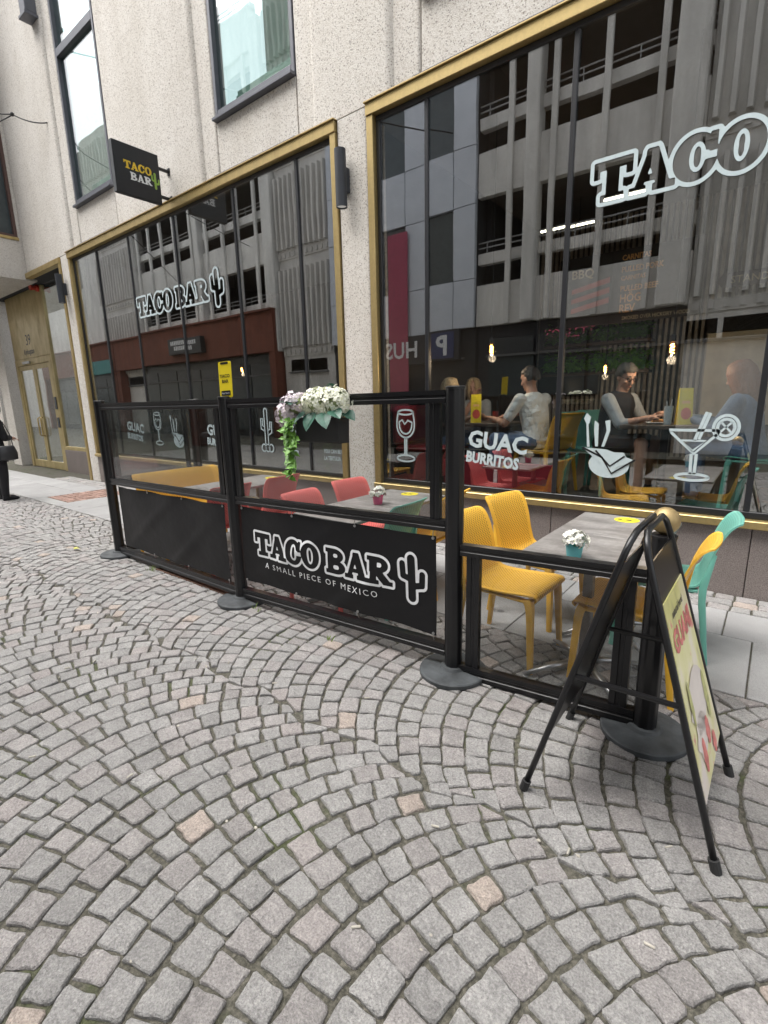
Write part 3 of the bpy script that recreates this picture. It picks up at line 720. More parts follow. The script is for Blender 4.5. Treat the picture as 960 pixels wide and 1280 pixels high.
# overhanging upper storey of the neighbouring part, its side face looks along the street
ov = thing('overhanging_wing', 'projecting upper storey with a dark side window beyond the entrance', 'building', (-15.5, 4, 4.4))
mb = MB(); x0, x1, y0, y1 = -19, -13.7, 3.55, D+.2
mb.box(x0, y0, 4.40, x1, y1, 5.20); mb.box(x0, y0, 5.2, x1-.3, y1, 12.9); mb.box(x1-.3, 4.545, 5.2, x1, y1, 12.9); mb.box(x1-.3, y0, 5.2, x1, 3.7, 12.9)
mb.build('wall', M['agg'], ov)
mb = MB()
for b in ((3.7, 5.265, 3.78, 12.5), (4.49, 5.265, 4.544, 12.5), (3.7, 5.265, 4.5, 5.32)): mb.box(x1-.16, b[0], b[1], x1-.02, b[2], b[3])
wn = mb.build('window', mat('brown_window_frame', (.10, .055, .045), .5), ov)
mb = MB(); mb.box(x1-.13, 3.78, 5.32, x1-.12, 4.49, 12.5); mb.build('pane', M['owin'], wn)
mb = MB(); mb.box(x1-.16, 3.7, 5.202, x1+.03, 4.55, 5.262, .004); mb.build('sill', M['brass'], ov)

# ================================================================== INTERIOR (seen through the glass)
ZF = .55
def struct(name, m_, *b):
    mb = MB(); mb.box(*b); return mb.build(name, m_, kind='structure')
struct('room_floor', M['floor'], -11.3, D+.17, ZF-.1, 3.5, 9.6, ZF)
struct('room_ceiling', M['iwall'], -11.3, D+.17, 4.46, 3.5, 9.6, 4.5)
bw = struct('room_wall', M['iwall'], -11.3, 9.56, ZF, 3.5, 9.7, 4.46)
struct('room_end_wall', M['iwall'], -11.39, D+.17, ZF, -11.3, 9.6, 4.46); struct('room_end_wall', M['iwall'], 3.5, D+.17, ZF, 3.56, 9.6, 4.46)
struct('room_partition', M['iblack'], -4.12, D+.31, ZF, -3.78, 9.55, 4.46)
mb = MB(); mb.box(-.022, -.03, 0, .022, .03, 3.9, .004); sm = mb.build('slat', M['slat'], bw, local=True); sm.location = (-3.7, 9.52, ZF+.001)
for i in range(1, 85): inst('slat', sm.data, bw, (-3.7+i*.084, 9.52, ZF+.001))
# brown counter back wall in the left half
bbox2 = struct('room_counter', M['wood'], -10.5, 8.2, ZF, -5, 8.8, ZF+1.1)

# ================================================================== WINDBREAK
PA, PB, PC, PD = Vector((-5.448, 2.285, 0)), Vector((-3.256, 2.25, 0)), Vector((-1.330, 2.305, 0)), Vector((-.330, 2.355, 0))
PE = Vector((-5.43, 3.30, 0))
wbk = thing('windbreak_fence', 'black metal terrace windbreak with glass panes standing on round base plates', 'fence', tuple(PB))
def fluted(r, n=40):
    return [((r-(.003 if i % 4 == 2 else 0))*math.cos(2*PI*i/n), (r-(.003 if i % 4 == 2 else 0))*math.sin(2*PI*i/n)) for i in range(n)]
def post(P, h, ball=False, rb=.195):
    mb = MB(); mb.prism([(P.x+x, P.y+y) for x, y in fluted(.05)], 'z', .03, h); 
    mb.lathe([(.053, h+.0005), (.053, h+.012), (.045, h+.017), (1e-7, h+.018)], P.x, P.y, 0, 24)
    po = mb.build('post', M['black'], wbk, smooth=True)
    mb = MB(); mb.lathe([(rb*.99, -.004), (rb, .004), (rb, .022), (rb*.97, .028), (.075, .036), (.066, .05), (.055, .052), (1e-7, .052)], P.x, P.y, 0, 40); mb.build('base_plate', M['base'], po, smooth=True)
    if ball:
        mb = MB(); mb.lathe([(.02, h+.017), (.025, h+.03)]+[(.058*math.sin(PI*i/12), h+.075-.058*math.cos(PI*i/12)) for i in range(2, 13)], P.x, P.y, 0, 24); mb.build('finial_ball', M['gold'], po, smooth='all')
    return po
post(PA, 1.61); post(PB, 1.60); post(PC, 1.607); post(PD, .955, True, .19); post(PE, 1.61)
def bar(a, b, w_, h_, name='rail'):
    """rectangular aluminium section from a to b (centre line), with two grooves"""
    a, b = Vector(a), Vector(b); t = (b-a).normalized(); mb = MB()
    up = Vector((0, 0, 1)) if abs(t.z) < .9 else Vector((1, 0, 0))
    sd = t.cross(up).normalized(); up = sd.cross(t)
    g = .004; hw, hh = w_/2, h_/2
    pr = [(-hw, -hh), (hw, -hh), (hw, -hh*.3), (hw-g, -hh*.2), (hw-g, hh*.2), (hw, hh*.3), (hw, hh), (-hw, hh), (-hw, hh*.3), (-hw+g, hh*.2), (-hw+g, -hh*.2), (-hw, -hh*.3)]
    n = len(pr); v = [a+sd*x+up*y for x, y in pr]+[b+sd*x+up*y for x, y in pr]
    mb.add(v, [tuple(range(n))[::-1], tuple(range(n, 2*n))]+[(i, (i+1) % n, n+(i+1) % n, n+i) for i in range(n)])
    return mb.build(name, M['black'], wbk)
def at(A, B, t, z): p = A.lerp(B, t); return Vector((p.x, p.y, z))
def panel(A, B, zb0, zb1, zm0, zm1, zt0, zt1, upper=True):
    L = (B-A).length; e = .047/L; z = lambda a, b, t: a+(b-a)*t
    f = lambda t, za, zb: at(A, B, t, z(za, zb, t))
    bar(f(e, zb0, zb1), f(1-e, zb0, zb1), .05, .074); bar(f(e, zm0, zm1), f(1-e, zm0, zm1), .05, .062)
    d = .075/L
    if upper:
        bar(f(e, zt0, zt1), f(1-e, zt0, zt1), .05, .066)
        for t in (e+.045/L, 1-e-.07/L): bar(f(t, zm0, zm1)+Vector((0, 0, .032)), f(t, zt0, zt1)-Vector((0, 0, .034)), .03, .062, 'stile')
        lo, hi = (zm0+.031, zm1+.031), (zt0-.033, zt1-.033)
    else:
        for t in (e+.075/L, 1-e-.075/L): bar(f(t, zb0, zb1)+Vector((0, 0, .038)), f(t, zm0, zm1)-Vector((0, 0, .032)), .03, .078, 'stile')
        lo, hi = (zb0+.037, zb1+.037), (zm0-.031, zm1-.031)
    dirv = (B-A).normalized(); nrm = Vector((-dirv.y, dirv.x, 0))*.004; t0, t1 = e, 1-e
    q = [f(t0, *lo), f(t1, *lo), f(t1, *hi), f(t0, *hi)]
    mb = MB(); mb.add([p-nrm for p in q]+[p+nrm for p in q], [(0, 1, 2, 3), (7, 6, 5, 4), (0, 4, 5, 1), (1, 5, 6, 2), (2, 6, 7, 3), (3, 7, 4, 0)]); mb.build('glass_pane', M['screen'], wbk)
panel(PA, PB, .062, .088, .808, .84, 1.566, 1.562); panel(PB, PC, .088, .138, .842, .878, 1.562, 1.572); panel(PC, PD, .03, .078, .754, .778, 0, 0, False)
panel(PA, PE, .062, .07, .81, .82, 1.566, 1.566)
def banner(A, B, t0, t1, zt, zb, label, seed, lettering=False):
    r = random.Random(seed); nx, nz = 64, 26; v = []
    dirv = (B-A).normalized(); nrm = Vector((dirv.y, -dirv.x, 0))
    def disp(s, q):
        # tension folds from the corners, slack in the middle
        d = .016*math.sin(PI*s)*math.sin(PI*q) + .007*math.sin(5.5*s*PI+2.2*q+seed)*(q**2)*.8
        d += .012*math.exp(-((s-q*.55-.05)/.05)**2)*q*(1-q)*4 + .016*math.exp(-((1-s-(1-q)*.45)/.045)**2)*(1-q)
        d += .006*math.sin(9*s+3*q+seed)*math.sin(PI*q)*.6 + .005*math.sin(17*s-6*q+seed*2)*(1-q)*.5
        return d
    def edge(s): return .010*math.sin(PI*s*3)**2
    def pos(s, q, o=0):
        p = A.lerp(B, t0+(t1-t0)*s); zT = zt[0]+(zt[1]-zt[0])*s-edge(s)*.6; zB = zb[0]+(zb[1]-zb[0])*s+edge(s)
        return Vector((p.x, p.y, zB+(zT-zB)*q)) + nrm*(.012+disp(s, q)+o)
    for q in range(nz+1):
        for i in range(nx+1): v.append(pos(i/nx, q/nz))
    N = len(v); v += [p-nrm*.002 for p in v]
    fs = [(j*(nx+1)+i, j*(nx+1)+i+1, (j+1)*(nx+1)+i+1, (j+1)*(nx+1)+i) for j in range(nz) for i in range(nx)]
    fs = fs + [tuple(N+k for k in f[::-1]) for f in fs]
    mb = MB(); mb.add(v, fs); o = mb.build('banner', M['banner'], smooth='all'); tag(o, label, 'banner')
    for s in (.01, .33, .66, .99):
        for q in (.02, .98):
            p = pos(s, q, .002); mid = MB(); mid.tube([p-nrm*.0, p+nrm*.005], .009, 8)
            e = Vector((0, 0, .06 if q > .5 else -.05)); mid.tube([p+nrm*.004, p+e*.6+nrm*.002, p+e-nrm*.01], .0022, 5); mid.build('eyelet', M['alu'], o)
    return o, pos, dirv
b1, _, _ = banner(PA, PB, .085, .945, (.765, .785), (.135, .142), 'plain black banner without lettering on the far section of the windbreak', 3)
b2, bpos, bdir = banner(PB, PC, .045, .945, (.795, .81), (.20, .205), 'black banner with white bar name and cactus outline on the windbreak', 8)
# the printed lettering follows the banner cloth
L2 = (PC-PB).length
def on_banner(name, build):
    mb = MB(); build(mb); out = []
    for x, y, z in mb.v:                    # x along the banner in metres from PB, z up
        t = x/L2; s = (t-.045)/.9
        zT, zB = .795+.015*s, .20+.005*s; q = (z-zB)/(zT-zB); out.append(bpos(s, q, .005))
    mb.v = [tuple(p) for p in out]; mb.build(name, M['white2'], b2)
def _logo(mb): logo(mb, TACO+BAR+CACT, (.245, 0, .445), (1, 0, -.0), (0, 0, 1), .172, ring=(.015, .115), h=.025)
on_banner('banner_logo', _logo)
_x = .345
for _w in 'A SMALL PIECE OF MEXICO'.split():
    _q = MB(); _q.text(_w, (0, 0, 0), (1, 0, 0), (0, 0, 1), .043, 'LEFT', sp=1.38, sx=1.06); _lo = min(v[0] for v in _q.v); _wd = max(v[0] for v in _q.v)-_lo
    def _tag(mb): mb.text(_w, (0, 0, .348), (1, 0, 0), (0, 0, 1), .043, 'LEFT', sp=1.38, sx=1.06); mb.v = [(_x+(v[0]-_lo)*1.0, v[1], v[2]) for v in mb.v]
    on_banner('banner_lettering', _tag); _x += _wd+.046

# yellow card on the second post
yc = thing('yellow_card_sign', 'small yellow phone shaped sign standing on top of the windbreak post', 'sign', (PB.x, PB.y, 1.6))
mb = MB(); r = Vector((.95, .28, .05)).normalized(); u = Vector((.03, 0, 1)).normalized(); nn = r.cross(u).normalized(); c0 = Vector((PB.x+.028, PB.y-.0, 1.735))
def rr(w_, h_, rd, n=4):
    p = []
    for cx, cy, a in ((w_-rd, h_-rd, 0), (-w_+rd, h_-rd, 90), (-w_+rd, -h_+rd, 180), (w_-rd, -h_+rd, 270)): p += arc(cx, cy, rd, rd, a, a+90, n)
    return p
def plate(mb, pts, c, r, u, nn, th, mi=None):
    n = len(pts); v = [c+r*x+u*y for x, y in pts]; v2 = [p-nn*th for p in v]
    mb.add(v+v2, [tuple(range(n)), tuple(range(n, 2*n))[::-1]]+[(i, n+i, n+(i+1) % n, (i+1) % n) for i in range(n)], mi)
plate(mb, rr(.056, .128, .014), c0, r, u, nn, .006); mb.build('card', M['signyel'], yc)
mb = MB(); plate(mb, rr(.034, .008, .007), c0+u*.116+nn*.003, r, u, nn, .002); mb.build('notch', M['mull'], yc); mb = MB(); plate(mb, rr(.04, .017, .005), c0-u*.095+nn*.003, r, u, nn, .002); mb.build('badge', M['mull'], yc)
mb = MB(); mb.text('TACO', c0+nn*.003+u*.015, r, u, .022, fat=.03); mb.text('BAR', c0+nn*.003-u*.022, r, u, .022, fat=.03); mb.build('lettering', M['mull'], yc)
mb = MB(); mb.text('App Store', c0+nn*.0055-u*.101, r, u, .012); mb.build('badge_lettering', M['white2'], yc)

# ================================================================== A-BOARD
ab = thing('pavement_sign', 'black A-frame pavement sign with a yellow food poster', 'sign', (-.32, 1.97, 0))
AX, AZ = -.325, 1.098
def taper(y, z): return y+(1 if y < 1.98 else -1)*.062*min(1, z/1.03)
def aframe(xf, y0, y1, off):
    mb = MB(); X = lambda z: AX+off+(xf-AX-off)*(1-z/AZ)
    path = []
    for y, zz in ((y0, [0, .25, .5, .75, .98]),): path += [(X(z), taper(y, z), z) for z in zz]
    ya, yb = y0+.062, y1-.062; path += [(X(1.03), ya+.005, 1.03), (X(1.07), ya+.028, 1.072), (X(AZ), ya+.075, AZ), (X(AZ), (ya+yb)/2, AZ), (X(AZ), yb-.075, AZ), (X(1.07), yb-.028, 1.072), (X(1.03), yb-.005, 1.03)]
    path += [(X(z), taper(y1, z), z) for z in (.98, .75, .5, .25, 0)]
    mb.tube(path, .0118, 10); o = mb.build('frame', M['black'], ab, smooth='all')
    for y in (y0, y1): mb = MB(); mb.tube([(X(-.0), y, 0), (X(.045), y, .045)], .0175, 10); mb.build('rubber_foot', M['blackrub'], o)
    return X
XL = aframe(-.645, 1.695, 2.255, -.014); XR = aframe(.012, 1.725, 2.265, .014)
def aplate(X, y0, y1, z0, z1, name, m_, dx=0, th=.006):
    mb = MB(); v = [(X(z)+dx, taper(y, z), z) for z in (z0, z1) for y in (y0, y1)]; v += [(x-th, y, z) for x, y, z in v]
    mb.add(v, [(0, 1, 3, 2), (4, 6, 7, 5), (0, 4, 5, 1), (2, 3, 7, 6), (0, 2, 6, 4), (1, 5, 7, 3)]); return mb.build(name, m_, ab)
aplate(XL, 1.709, 2.241, .22, .965, 'back_panel', M['black']); aplate(XR, 1.739, 2.251, .19, 1.0, 'poster_panel', M['black'], .003)
pst = aplate(XR, 1.752, 2.238, .205, .86, 'poster', M['poster'], .008, .004)
mb = MB(); SR = Vector((0, 1, 0)); SU = (Vector((XR(1), 0, 1))-Vector((XR(0), 0, 0))).normalized(); PN = SR.cross(SU)
po = lambda y, z: Vector((XR(z)+.0095, y, z))
mb.text('GUAMI', po(1.995, .68), SR, SU, .075, fat=.05); mb.build('poster_lettering', M['pred'], pst)
mb = MB(); mb.text('natural here!', po(1.995, .785), SR, SU, .028, fat=.02); mb.build('poster_lettering', M['mull'], pst)
mb = MB()
for cy, cz, ry, rz, mi in ((1.99, .46, .15, .11, 0), (1.93, .36, .10, .07, 0), (2.02, .33, .035, .05, 1), (1.9, .30, .03, .06, 1), (2.09, .25, .03, .04, 1), (2.12, .42, .03, .09, 2), (1.86, .5, .02, .08, 2)):
    mb.add([po(cy+ry*math.cos(2*PI*i/14)*(1+.2*math.sin(3*i)), cz+rz*math.sin(2*PI*i/14))+PN*(.0008+.0008*mi) for i in range(14)], [tuple(range(14))], mi)
mb.build('printed_dish', [M['pink'], M['pred'], M['polive']], pst)
for z, y in ((.545, 1.73), (.545, 2.215)):
    mb = MB(); mb.tube([(XL(z), y, z), (XR(z), y+.02, z-.005)], (.011, .006), 8, up=(0, 0, 1)); mb.build('brace', M['black'], ab)

# ================================================================== TABLES AND CHAIRS
def make_table(x, y, label, cat='table', pot=False, z=0, group=None, sticker=False, legs=True):
    t = thing('bistro_table', label, cat, (x, y, z), 0, group); hw = .306
    mb = MB(); mb.box(-hw, -hw, .715, hw, hw, .74, .004); top = mb.build('table_top', M['table'], t, local=True)
    if sticker:
        mb = MB(); mb.lathe([(1e-7, .7405), (.078, .7405), (.078, .7415), (1e-7, .7416)], 0, .19, 0, 28); st = mb.build('sticker', M['stick'], top, local=True)
        mb = MB()
        for k_ in (-1, 1): mb.box(-.05+.026*k_-.0+.02, .17+k_*.0, .7418, -.02+.03*k_+.02, .2, .7422)
        mb.build('sticker_print', M['mull'], top, local=True)
    mb = MB(); mb.box(-.026, -.026, .07, .026, .026, .714, .004); mb.build('column', M['greyleg'], t, local=True)
    for k_ in range(4):
        a = PI/4+k_*PI/2; mb = MB(); c, s_ = math.cos(a), math.sin(a)
        mb.tube([(c*.02, s_*.02, .075), (c*.2, s_*.2, .055), (c*.36, s_*.36, .018)], [(.02, .024), (.017, .02), (.012, .014)], 8)
        mb.lathe([(.02, 0), (.02, .012), (1e-7, .014)], c*.35, s_*.35, 0, 10); mb.build('foot', M['alu'], t, local=True, smooth='all')
    return t
make_table(-.725, 2.745, 'grey wood effect table carrying the turquoise flower pot', group='terrace tables'); make_table(-.725, 3.36, 'grey wood effect table with a yellow sticker behind the turquoise flower pot', group='terrace tables', sticker=True)
make_table(-2.53, 2.78, 'grey table with the pink flower pot behind the banner lettering', group='terrace tables'); make_table(-2.53, 3.395, 'grey table with a yellow sticker between the red and yellow chairs', group='terrace tables', sticker=True)
make_table(-4.45, 2.80, 'grey table beside the long yellow bench near the windbreak', group='terrace tables'); make_table(-4.45, 3.415, 'grey table beside the long yellow bench near the shop window', group='terrace tables', sticker=True)

# --- stacking chair: seat, backrest, four legs, apron
PROF = [(.226, .432), (.238, .447), (.226, .459), (.17, .460), (.05, .450), (-.08, .446), (-.165, .452), (-.205, .475), (-.225, .52), (-.245, .60), (-.265, .68), (-.292, .755), (-.322, .81), (-.35, .836), (-.372, .84)]
def half_w(t, bench=0):
    z = t
    return z
WID = [.205, .213, .22, .226, .229, .226, .222, .218, .214, .212, .216, .219, .217, .207, .18]
def shell(i0, i1, wadd=0.0, th=.010, nsub=3):
    P = []; Wd = []
    def cr(a, b, c, d, t): return .5*((2*b)+(-a+c)*t+(2*a-5*b+4*c-d)*t*t+(-a+3*b-3*c+d)*t**3)
    for i in range(i0, i1):
        for q in range(nsub):
            t = q/nsub; g = lambda L, k: [L[max(0, min(len(L)-1, j))][k] if k is not None else L[max(0, min(len(L)-1, j))] for j in (i-1, i, i+1, i+2)]
            P.append(Vector((cr(*g(PROF, 0), t), 0, cr(*g(PROF, 1), t)))); Wd.append(cr(*g(WID, None), t)+wadd)
    P.append(Vector((PROF[i1][0], 0, PROF[i1][1]))); Wd.append(WID[i1]+wadd)
    n = len(P); nx = 12; V = []; UVs = []; s = 0
    T = [(P[min(n-1, i+1)]-P[max(0, i-1)]).normalized() for i in range(n)]
    top = []; 
    for i in range(n):
        if i: s += (P[i]-P[i-1]).length
        N = Vector((-T[i].z, 0, T[i].x))
        if N.z < 0 and P[i].z < .47 and P[i].x < .2: N = -N
        back = max(0, min(1, (P[i].z-.5)/.2)); seat = 1-back
        for j in range(nx+1):
            k = j/nx*2-1; y = Wd[i]*k
            cc = -N*0 ; dish = (1-k*k)
            off = Vector((-.016*dish*back, 0, -.012*dish*seat*min(1, max(0, (.235-P[i].x)/.1))))
            V.append(Vector((P[i].x, y, P[i].z))+off); UVs.append((y, s))
    mb = MB(); m_ = nx+1
    nor = []
    for i in range(n):
        N = Vector((T[i].z, 0, -T[i].x)); nor += [N]*m_
    W2 = [v+nn_*th for v, nn_ in zip(V, nor)]
    fs = []; 
    for i in range(n-1):
        for j in range(nx): fs.append((i*m_+j, i*m_+j+1, (i+1)*m_+j+1, (i+1)*m_+j))
    o = len(V); f2 = [tuple(o+k for k in f[::-1]) for f in fs]
    rim = []
    for i in range(n-1):
        for j in (0, nx): a, b = i*m_+j, (i+1)*m_+j; rim.append((a, b, o+b, o+a) if j == 0 else (b, a, o+a, o+b))
    for i in (0, n-1):
        for j in range(nx): a, b = i*m_+j, i*m_+j+1; rim.append((b, a, o+a, o+b) if i == 0 else (a, b, o+b, o+a))
    mb.add(V+W2, fs, 0); mb.f += f2; mb.mi += [0]*len(f2); mb.f += rim; mb.mi += [1]*len(rim)
    # plain rim: outermost columns
    for q, f in enumerate(mb.f[:len(fs)*2]):
        c = q % len(fs); j = c % nx; i = c // nx
        if j in (0, nx-1): mb.mi[q] = 1
    mb.uvl = UVs+UVs; return mb
CH_MESH = {}
def chair_mesh(name, mb, nm, smooth='all'):
    me = bpy.data.meshes.new(name); me.from_pydata([tuple(v) for v in mb.v], [], mb.f)
    for _ in range(nm): me.materials.append(M['yel'])
    if nm > 1: me.polygons.foreach_set('material_index', mb.mi)
    me.polygons.foreach_set('use_smooth', [True]*len(me.polygons))
    if smooth != 'all':
        me.set_sharp_from_angle(angle=math.radians(45))
    if hasattr(mb, 'uvl'):
        uv = me.uv_layers.new(name='UVMap')
        for lp in me.loops: uv.data[lp.index].uv = mb.uvl[lp.vertex_index]
    me.update(); return me
def build_chair_meshes(tagk, wadd):
    CH_MESH[tagk+'seat'] = chair_mesh('seat', shell(0, 8, wadd), 2, 45); CH_MESH[tagk+'backrest'] = chair_mesh('backrest', shell(8, 14, wadd), 2, 45)
    w_ = wadd
    mb = MB(); mb.tube([(.20, -.19-w_, .425), (.20, .19+w_, .425)], (.018, .02), 8, up=(0, 0, 1)); mb.tube([(-.17, -.19-w_, .425), (-.17, .19+w_, .425)], (.016, .02), 8, up=(0, 0, 1))
    for s in (-1, 1): mb.tube([(.2, s*(.2+w_), .425), (-.2, s*(.2+w_), .435)], (.013, .022), 8, up=(0, 0, 1))
    CH_MESH[tagk+'apron'] = chair_mesh('apron', mb, 1, 45)
    for s in (-1, 1):
        mb = MB(); mb.tube([(.19, s*(.200+w_), .438), (.203, s*(.203+w_), .41), (.210, s*(.206+w_), .37), (.214, s*(.209+w_), .3), (.232, s*(.224+w_), 0)], [(.030, .026), (.026, .024), (.022, .022), (.019, .020), (.0150, .0160)], 12, sq=.5, up=(0, 1, 0)); CH_MESH[tagk+'fleg%d' % s] = chair_mesh('leg', mb, 1, 45)
        mb = MB(); mb.tube([(-.262, s*(.203+w_), .66), (-.240, s*(.206+w_), .55), (-.222, s*(.208+w_), .46), (-.226, s*(.212+w_), .36), (-.275, s*(.232+w_), 0)], [(.010, .010), (.015, .016), (.02, .021), (.018, .019), (.0135, .0145)], 12, sq=.5, up=(0, 1, 0)); CH_MESH[tagk+'rleg%d' % s] = chair_mesh('leg', mb, 1, 45)
build_chair_meshes('c', 0); build_chair_meshes('b', .30)
def chair(x, y, rz, col, label, group, z=0, kind='c', cat='chair', name='stacking_chair', s=1.0):
    t = thing(name, label, cat, (x, y, z), rz, group); a, b = M[col], M[col+'p']
    for nm, key, ms in (('seat', 'seat', (b, a)), ('backrest', 'backrest', (b, a)), ('apron', 'apron', (a,)), ('leg', 'fleg-1', (a,)), ('leg', 'fleg1', (a,)), ('leg', 'rleg-1', (a,)), ('leg', 'rleg1', (a,))):
        inst(nm, CH_MESH[kind+key], t, mats=ms)
    return t
R_ = math.radians; GC = 'plastic chairs on the terrace'
chair(-1.185, 2.775, R_(-2), 'yel', 'yellow perforated plastic chair just behind the low glass section', GC)
chair(-1.245, 3.40, R_(-12), 'yel', 'yellow plastic chair by the shop wall left of the sticker table', GC)
chair(-.535, 2.86, R_(180), 'yel', 'yellow plastic chair behind the A-frame sign, back to the right', GC)
chair(-.475, 3.44, R_(186), 'teal', 'mint green plastic chair between the A-frame sign and the shop wall', GC)
chair(-2.70, 2.76, R_(4), 'cor', 'coral red chair nearest the windbreak at the pink pot table', GC)
chair(-2.78, 3.40, R_(-4), 'cor', 'coral red chair by the pilaster at the pink pot table', GC)
chair(-2.36, 2.86, R_(182), 'teal', 'mint green chair behind the cactus end of the banner', GC)
chair(-2.27, 3.36, R_(184), 'yel', 'yellow chair behind the tall windbreak post at the pink pot table', GC)
chair(-4.22, 3.30, R_(180), 'cor', 'coral red chair under the hanging flower box facing the yellow bench', GC)
chair(-4.18, 2.66, R_(178), 'cor', 'coral red chair close behind the plain banner', GC)
chair(-5.02, 2.98, R_(0), 'yel', 'long yellow perforated plastic bench inside the glass corner', None, kind='b', cat='bench', name='plastic_bench')

# --- small pots with white flowers
def flower_head(mb, c, r, n, size, mi_p=0, mi_e=None, half=True, rs=1):
    rr_ = random.Random(rs)
    for i in range(n):
        z = rr_.uniform(-.25 if half else -1, 1); a = rr_.uniform(0, 2*PI); q = math.sqrt(max(0, 1-z*z)); d = Vector((q*math.cos(a), q*math.sin(a), z))
        p = Vector(c)+Vector((d.x*r[0], d.y*r[1], d.z*r[2]))*rr_.uniform(.8, 1.12); d = (d+Vector((rr_.uniform(-.35, .35), rr_.uniform(-.35, .35), rr_.uniform(-.35, .35)))).normalized()
        t = d.orthogonal().normalized(); b = d.cross(t); rot = rr_.uniform(0, PI)
        for k_ in range(4):
            an = rot+k_*PI/2; u = t*math.cos(an)+b*math.sin(an); v_ = d.cross(u); s = size*rr_.uniform(.8, 1.15)
            mb.add([p, p+u*s*.4-v_*s*.36+d*s*.16, p+u*s*.85-v_*s*.34+d*s*.12, p+u*s*1.05+d*s*.0, p+u*s*.85+v_*s*.34+d*s*.12, p+u*s*.4+v_*s*.36+d*s*.16], [(0, 1, 2, 3, 4, 5)], mi_p)
        if mi_e is not None:
            mb.add([p+d*.002+t*size*.14, p+d*.002+b*size*.14, p+d*.002-t*size*.14, p+d*.002-b*size*.14], [(0, 1, 2, 3)], mi_e)
def leaf_geo(mb, p, u, n_, L, W_, fold=.15, mi=None, droop=.2, lobed=False):
    u = Vector(u).normalized(); n_ = Vector(n_); n_ = (n_-u*n_.dot(u)).normalized(); v_ = n_.cross(u)
    prof = [(0, .05), (.18, .75), (.4, 1), (.65, .8), (.85, .42), (1, 0)] if not lobed else [(0, .1), (.05, .62), (.22, .95), (.34, .58), (.55, .72), (.72, .3), (1, 0)]
    V = []; 
    for t, w_ in prof:
        c = Vector(p)+u*L*t-n_*L*droop*t*t
        V += [c+v_*W_*w_*.5+n_*W_*fold*w_, c, c-v_*W_*w_*.5+n_*W_*fold*w_]
    fs = []
    for i in range(len(prof)-1): fs += [(3*i, 3*i+3, 3*i+4, 3*i+1), (3*i+1, 3*i+4, 3*i+5, 3*i+2)]
    mb.add(V, fs, mi)
def small_pot(x, y, m_, label, seed):
    t = thing('flower_pot', label, 'flower pot', (x, y, .7405), 0, 'table flower pots')
    mb = MB(); mb.lathe([(.033, 0), (.036, .004), (.044, .066), (.048, .068), (.048, .08), (.043, .08), (.041, .068), (1e-7, .066)], 0, 0, 0, 24); mb.build('pot', m_, t, local=True, smooth=True)
    mb = MB(); flower_head(mb, (0, 0, .088), (.062, .062, .052), 46, .021, 0, 1, True, seed); mb.build('blossoms', [M['petal'], M['yolk']], t, local=True)
    mb = MB(); r = random.Random(seed)
    for i in range(18):
        a = r.uniform(0, 2*PI); leaf_geo(mb, (.02*math.cos(a), .02*math.sin(a), .075), (math.cos(a), math.sin(a), r.uniform(.0, .9)), (0, 0, 1), r.uniform(.035, .055), .022)
    mb.build('leaves', M['leaf'], t, local=True)
    return t
small_pot(-.757, 2.545, M['pottq'], 'turquoise pot of small white flowers on the near table', 4)
small_pot(-2.49, 3.08, M['potpk'], 'pink pot of small white flowers on the grey table', 9)

# --- flower box hung on the windbreak
fb = thing('flower_box', 'black hanging flower box with white and lilac hydrangeas and trailing ivy', 'planter', (-2.22, 2.215, 1.31))
mb = MB(); mb.prism([(2.15, 1.465), (2.16, 1.325), (2.172, 1.315), (2.248, 1.315), (2.256, 1.465)], 'x', -2.395, -2.03) 
mb.build('box', M['blackrub'], fb)
for x in (-2.34, -2.09): mb = MB(); mb.tube([(x, 2.26, 1.40), (x, 2.262, 1.615), (x, 2.31, 1.618), (x, 2.33, 1.56)], (.004, .012), 6, up=(1, 0, 0)); mb.build('hanger', M['black'], fb)
mb = MB(); mb.add([(-2.39, 2.155, 1.45), (-2.035, 2.155, 1.45), (-2.035, 2.25, 1.45), (-2.39, 2.25, 1.45)], [(0, 1, 2, 3)]); mb.build('soil', M['soil'], fb)
for i, (c, r, mk, n) in enumerate((((-2.21, 2.19, 1.56), (.095, .085, .078), 'hyd', 130), ((-2.075, 2.19, 1.555), (.09, .08, .08), 'hyd', 120), ((-2.30, 2.22, 1.535), (.07, .07, .06), 'hyd', 70), ((-2.42, 2.19, 1.545), (.09, .075, .07), 'hyd2', 110), ((-2.475, 2.16, 1.485), (.06, .065, .075), 'hyd2', 90))):
    mb = MB(); mb.ball(c, tuple(q*.84 for q in r), 12, 8, 2); flower_head(mb, c, tuple(q*1.04 for q in r), int(n*1.35), .0225, 0, 1, False, 20+i); mb.build('flower_head', [M[mk], M['yolk'], M['core']], fb)
r = random.Random(5)
for i, (p, u, L, W_) in enumerate((((-2.20, 2.14, 1.50), (-.1, -.7, -.75), .13, .11), ((-2.13, 2.14, 1.50), (.55, -.5, -.45), .14, .10), ((-2.26, 2.14, 1.50), (-.5, -.6, -.4), .11, .085), ((-2.06, 2.14, 1.51), (.8, -.4, -.2), .12, .09), ((-2.39, 2.14, 1.54), (-.1, -.8, .35), .10, .07), ((-2.35, 2.13, 1.55), (.3, -.7, .1), .09, .07), ((-2.02, 2.2, 1.50), (.9, -.1, -.35), .10, .08), ((-2.09, 2.18, 1.63), (.2, -.5, .5), .06, .05))):
    mb = MB(); leaf_geo(mb, p, u, (0, -.4, 1), L, W_); mb.build('leaf', M['leaf2'], fb)
mb = MB(); iv = MB()
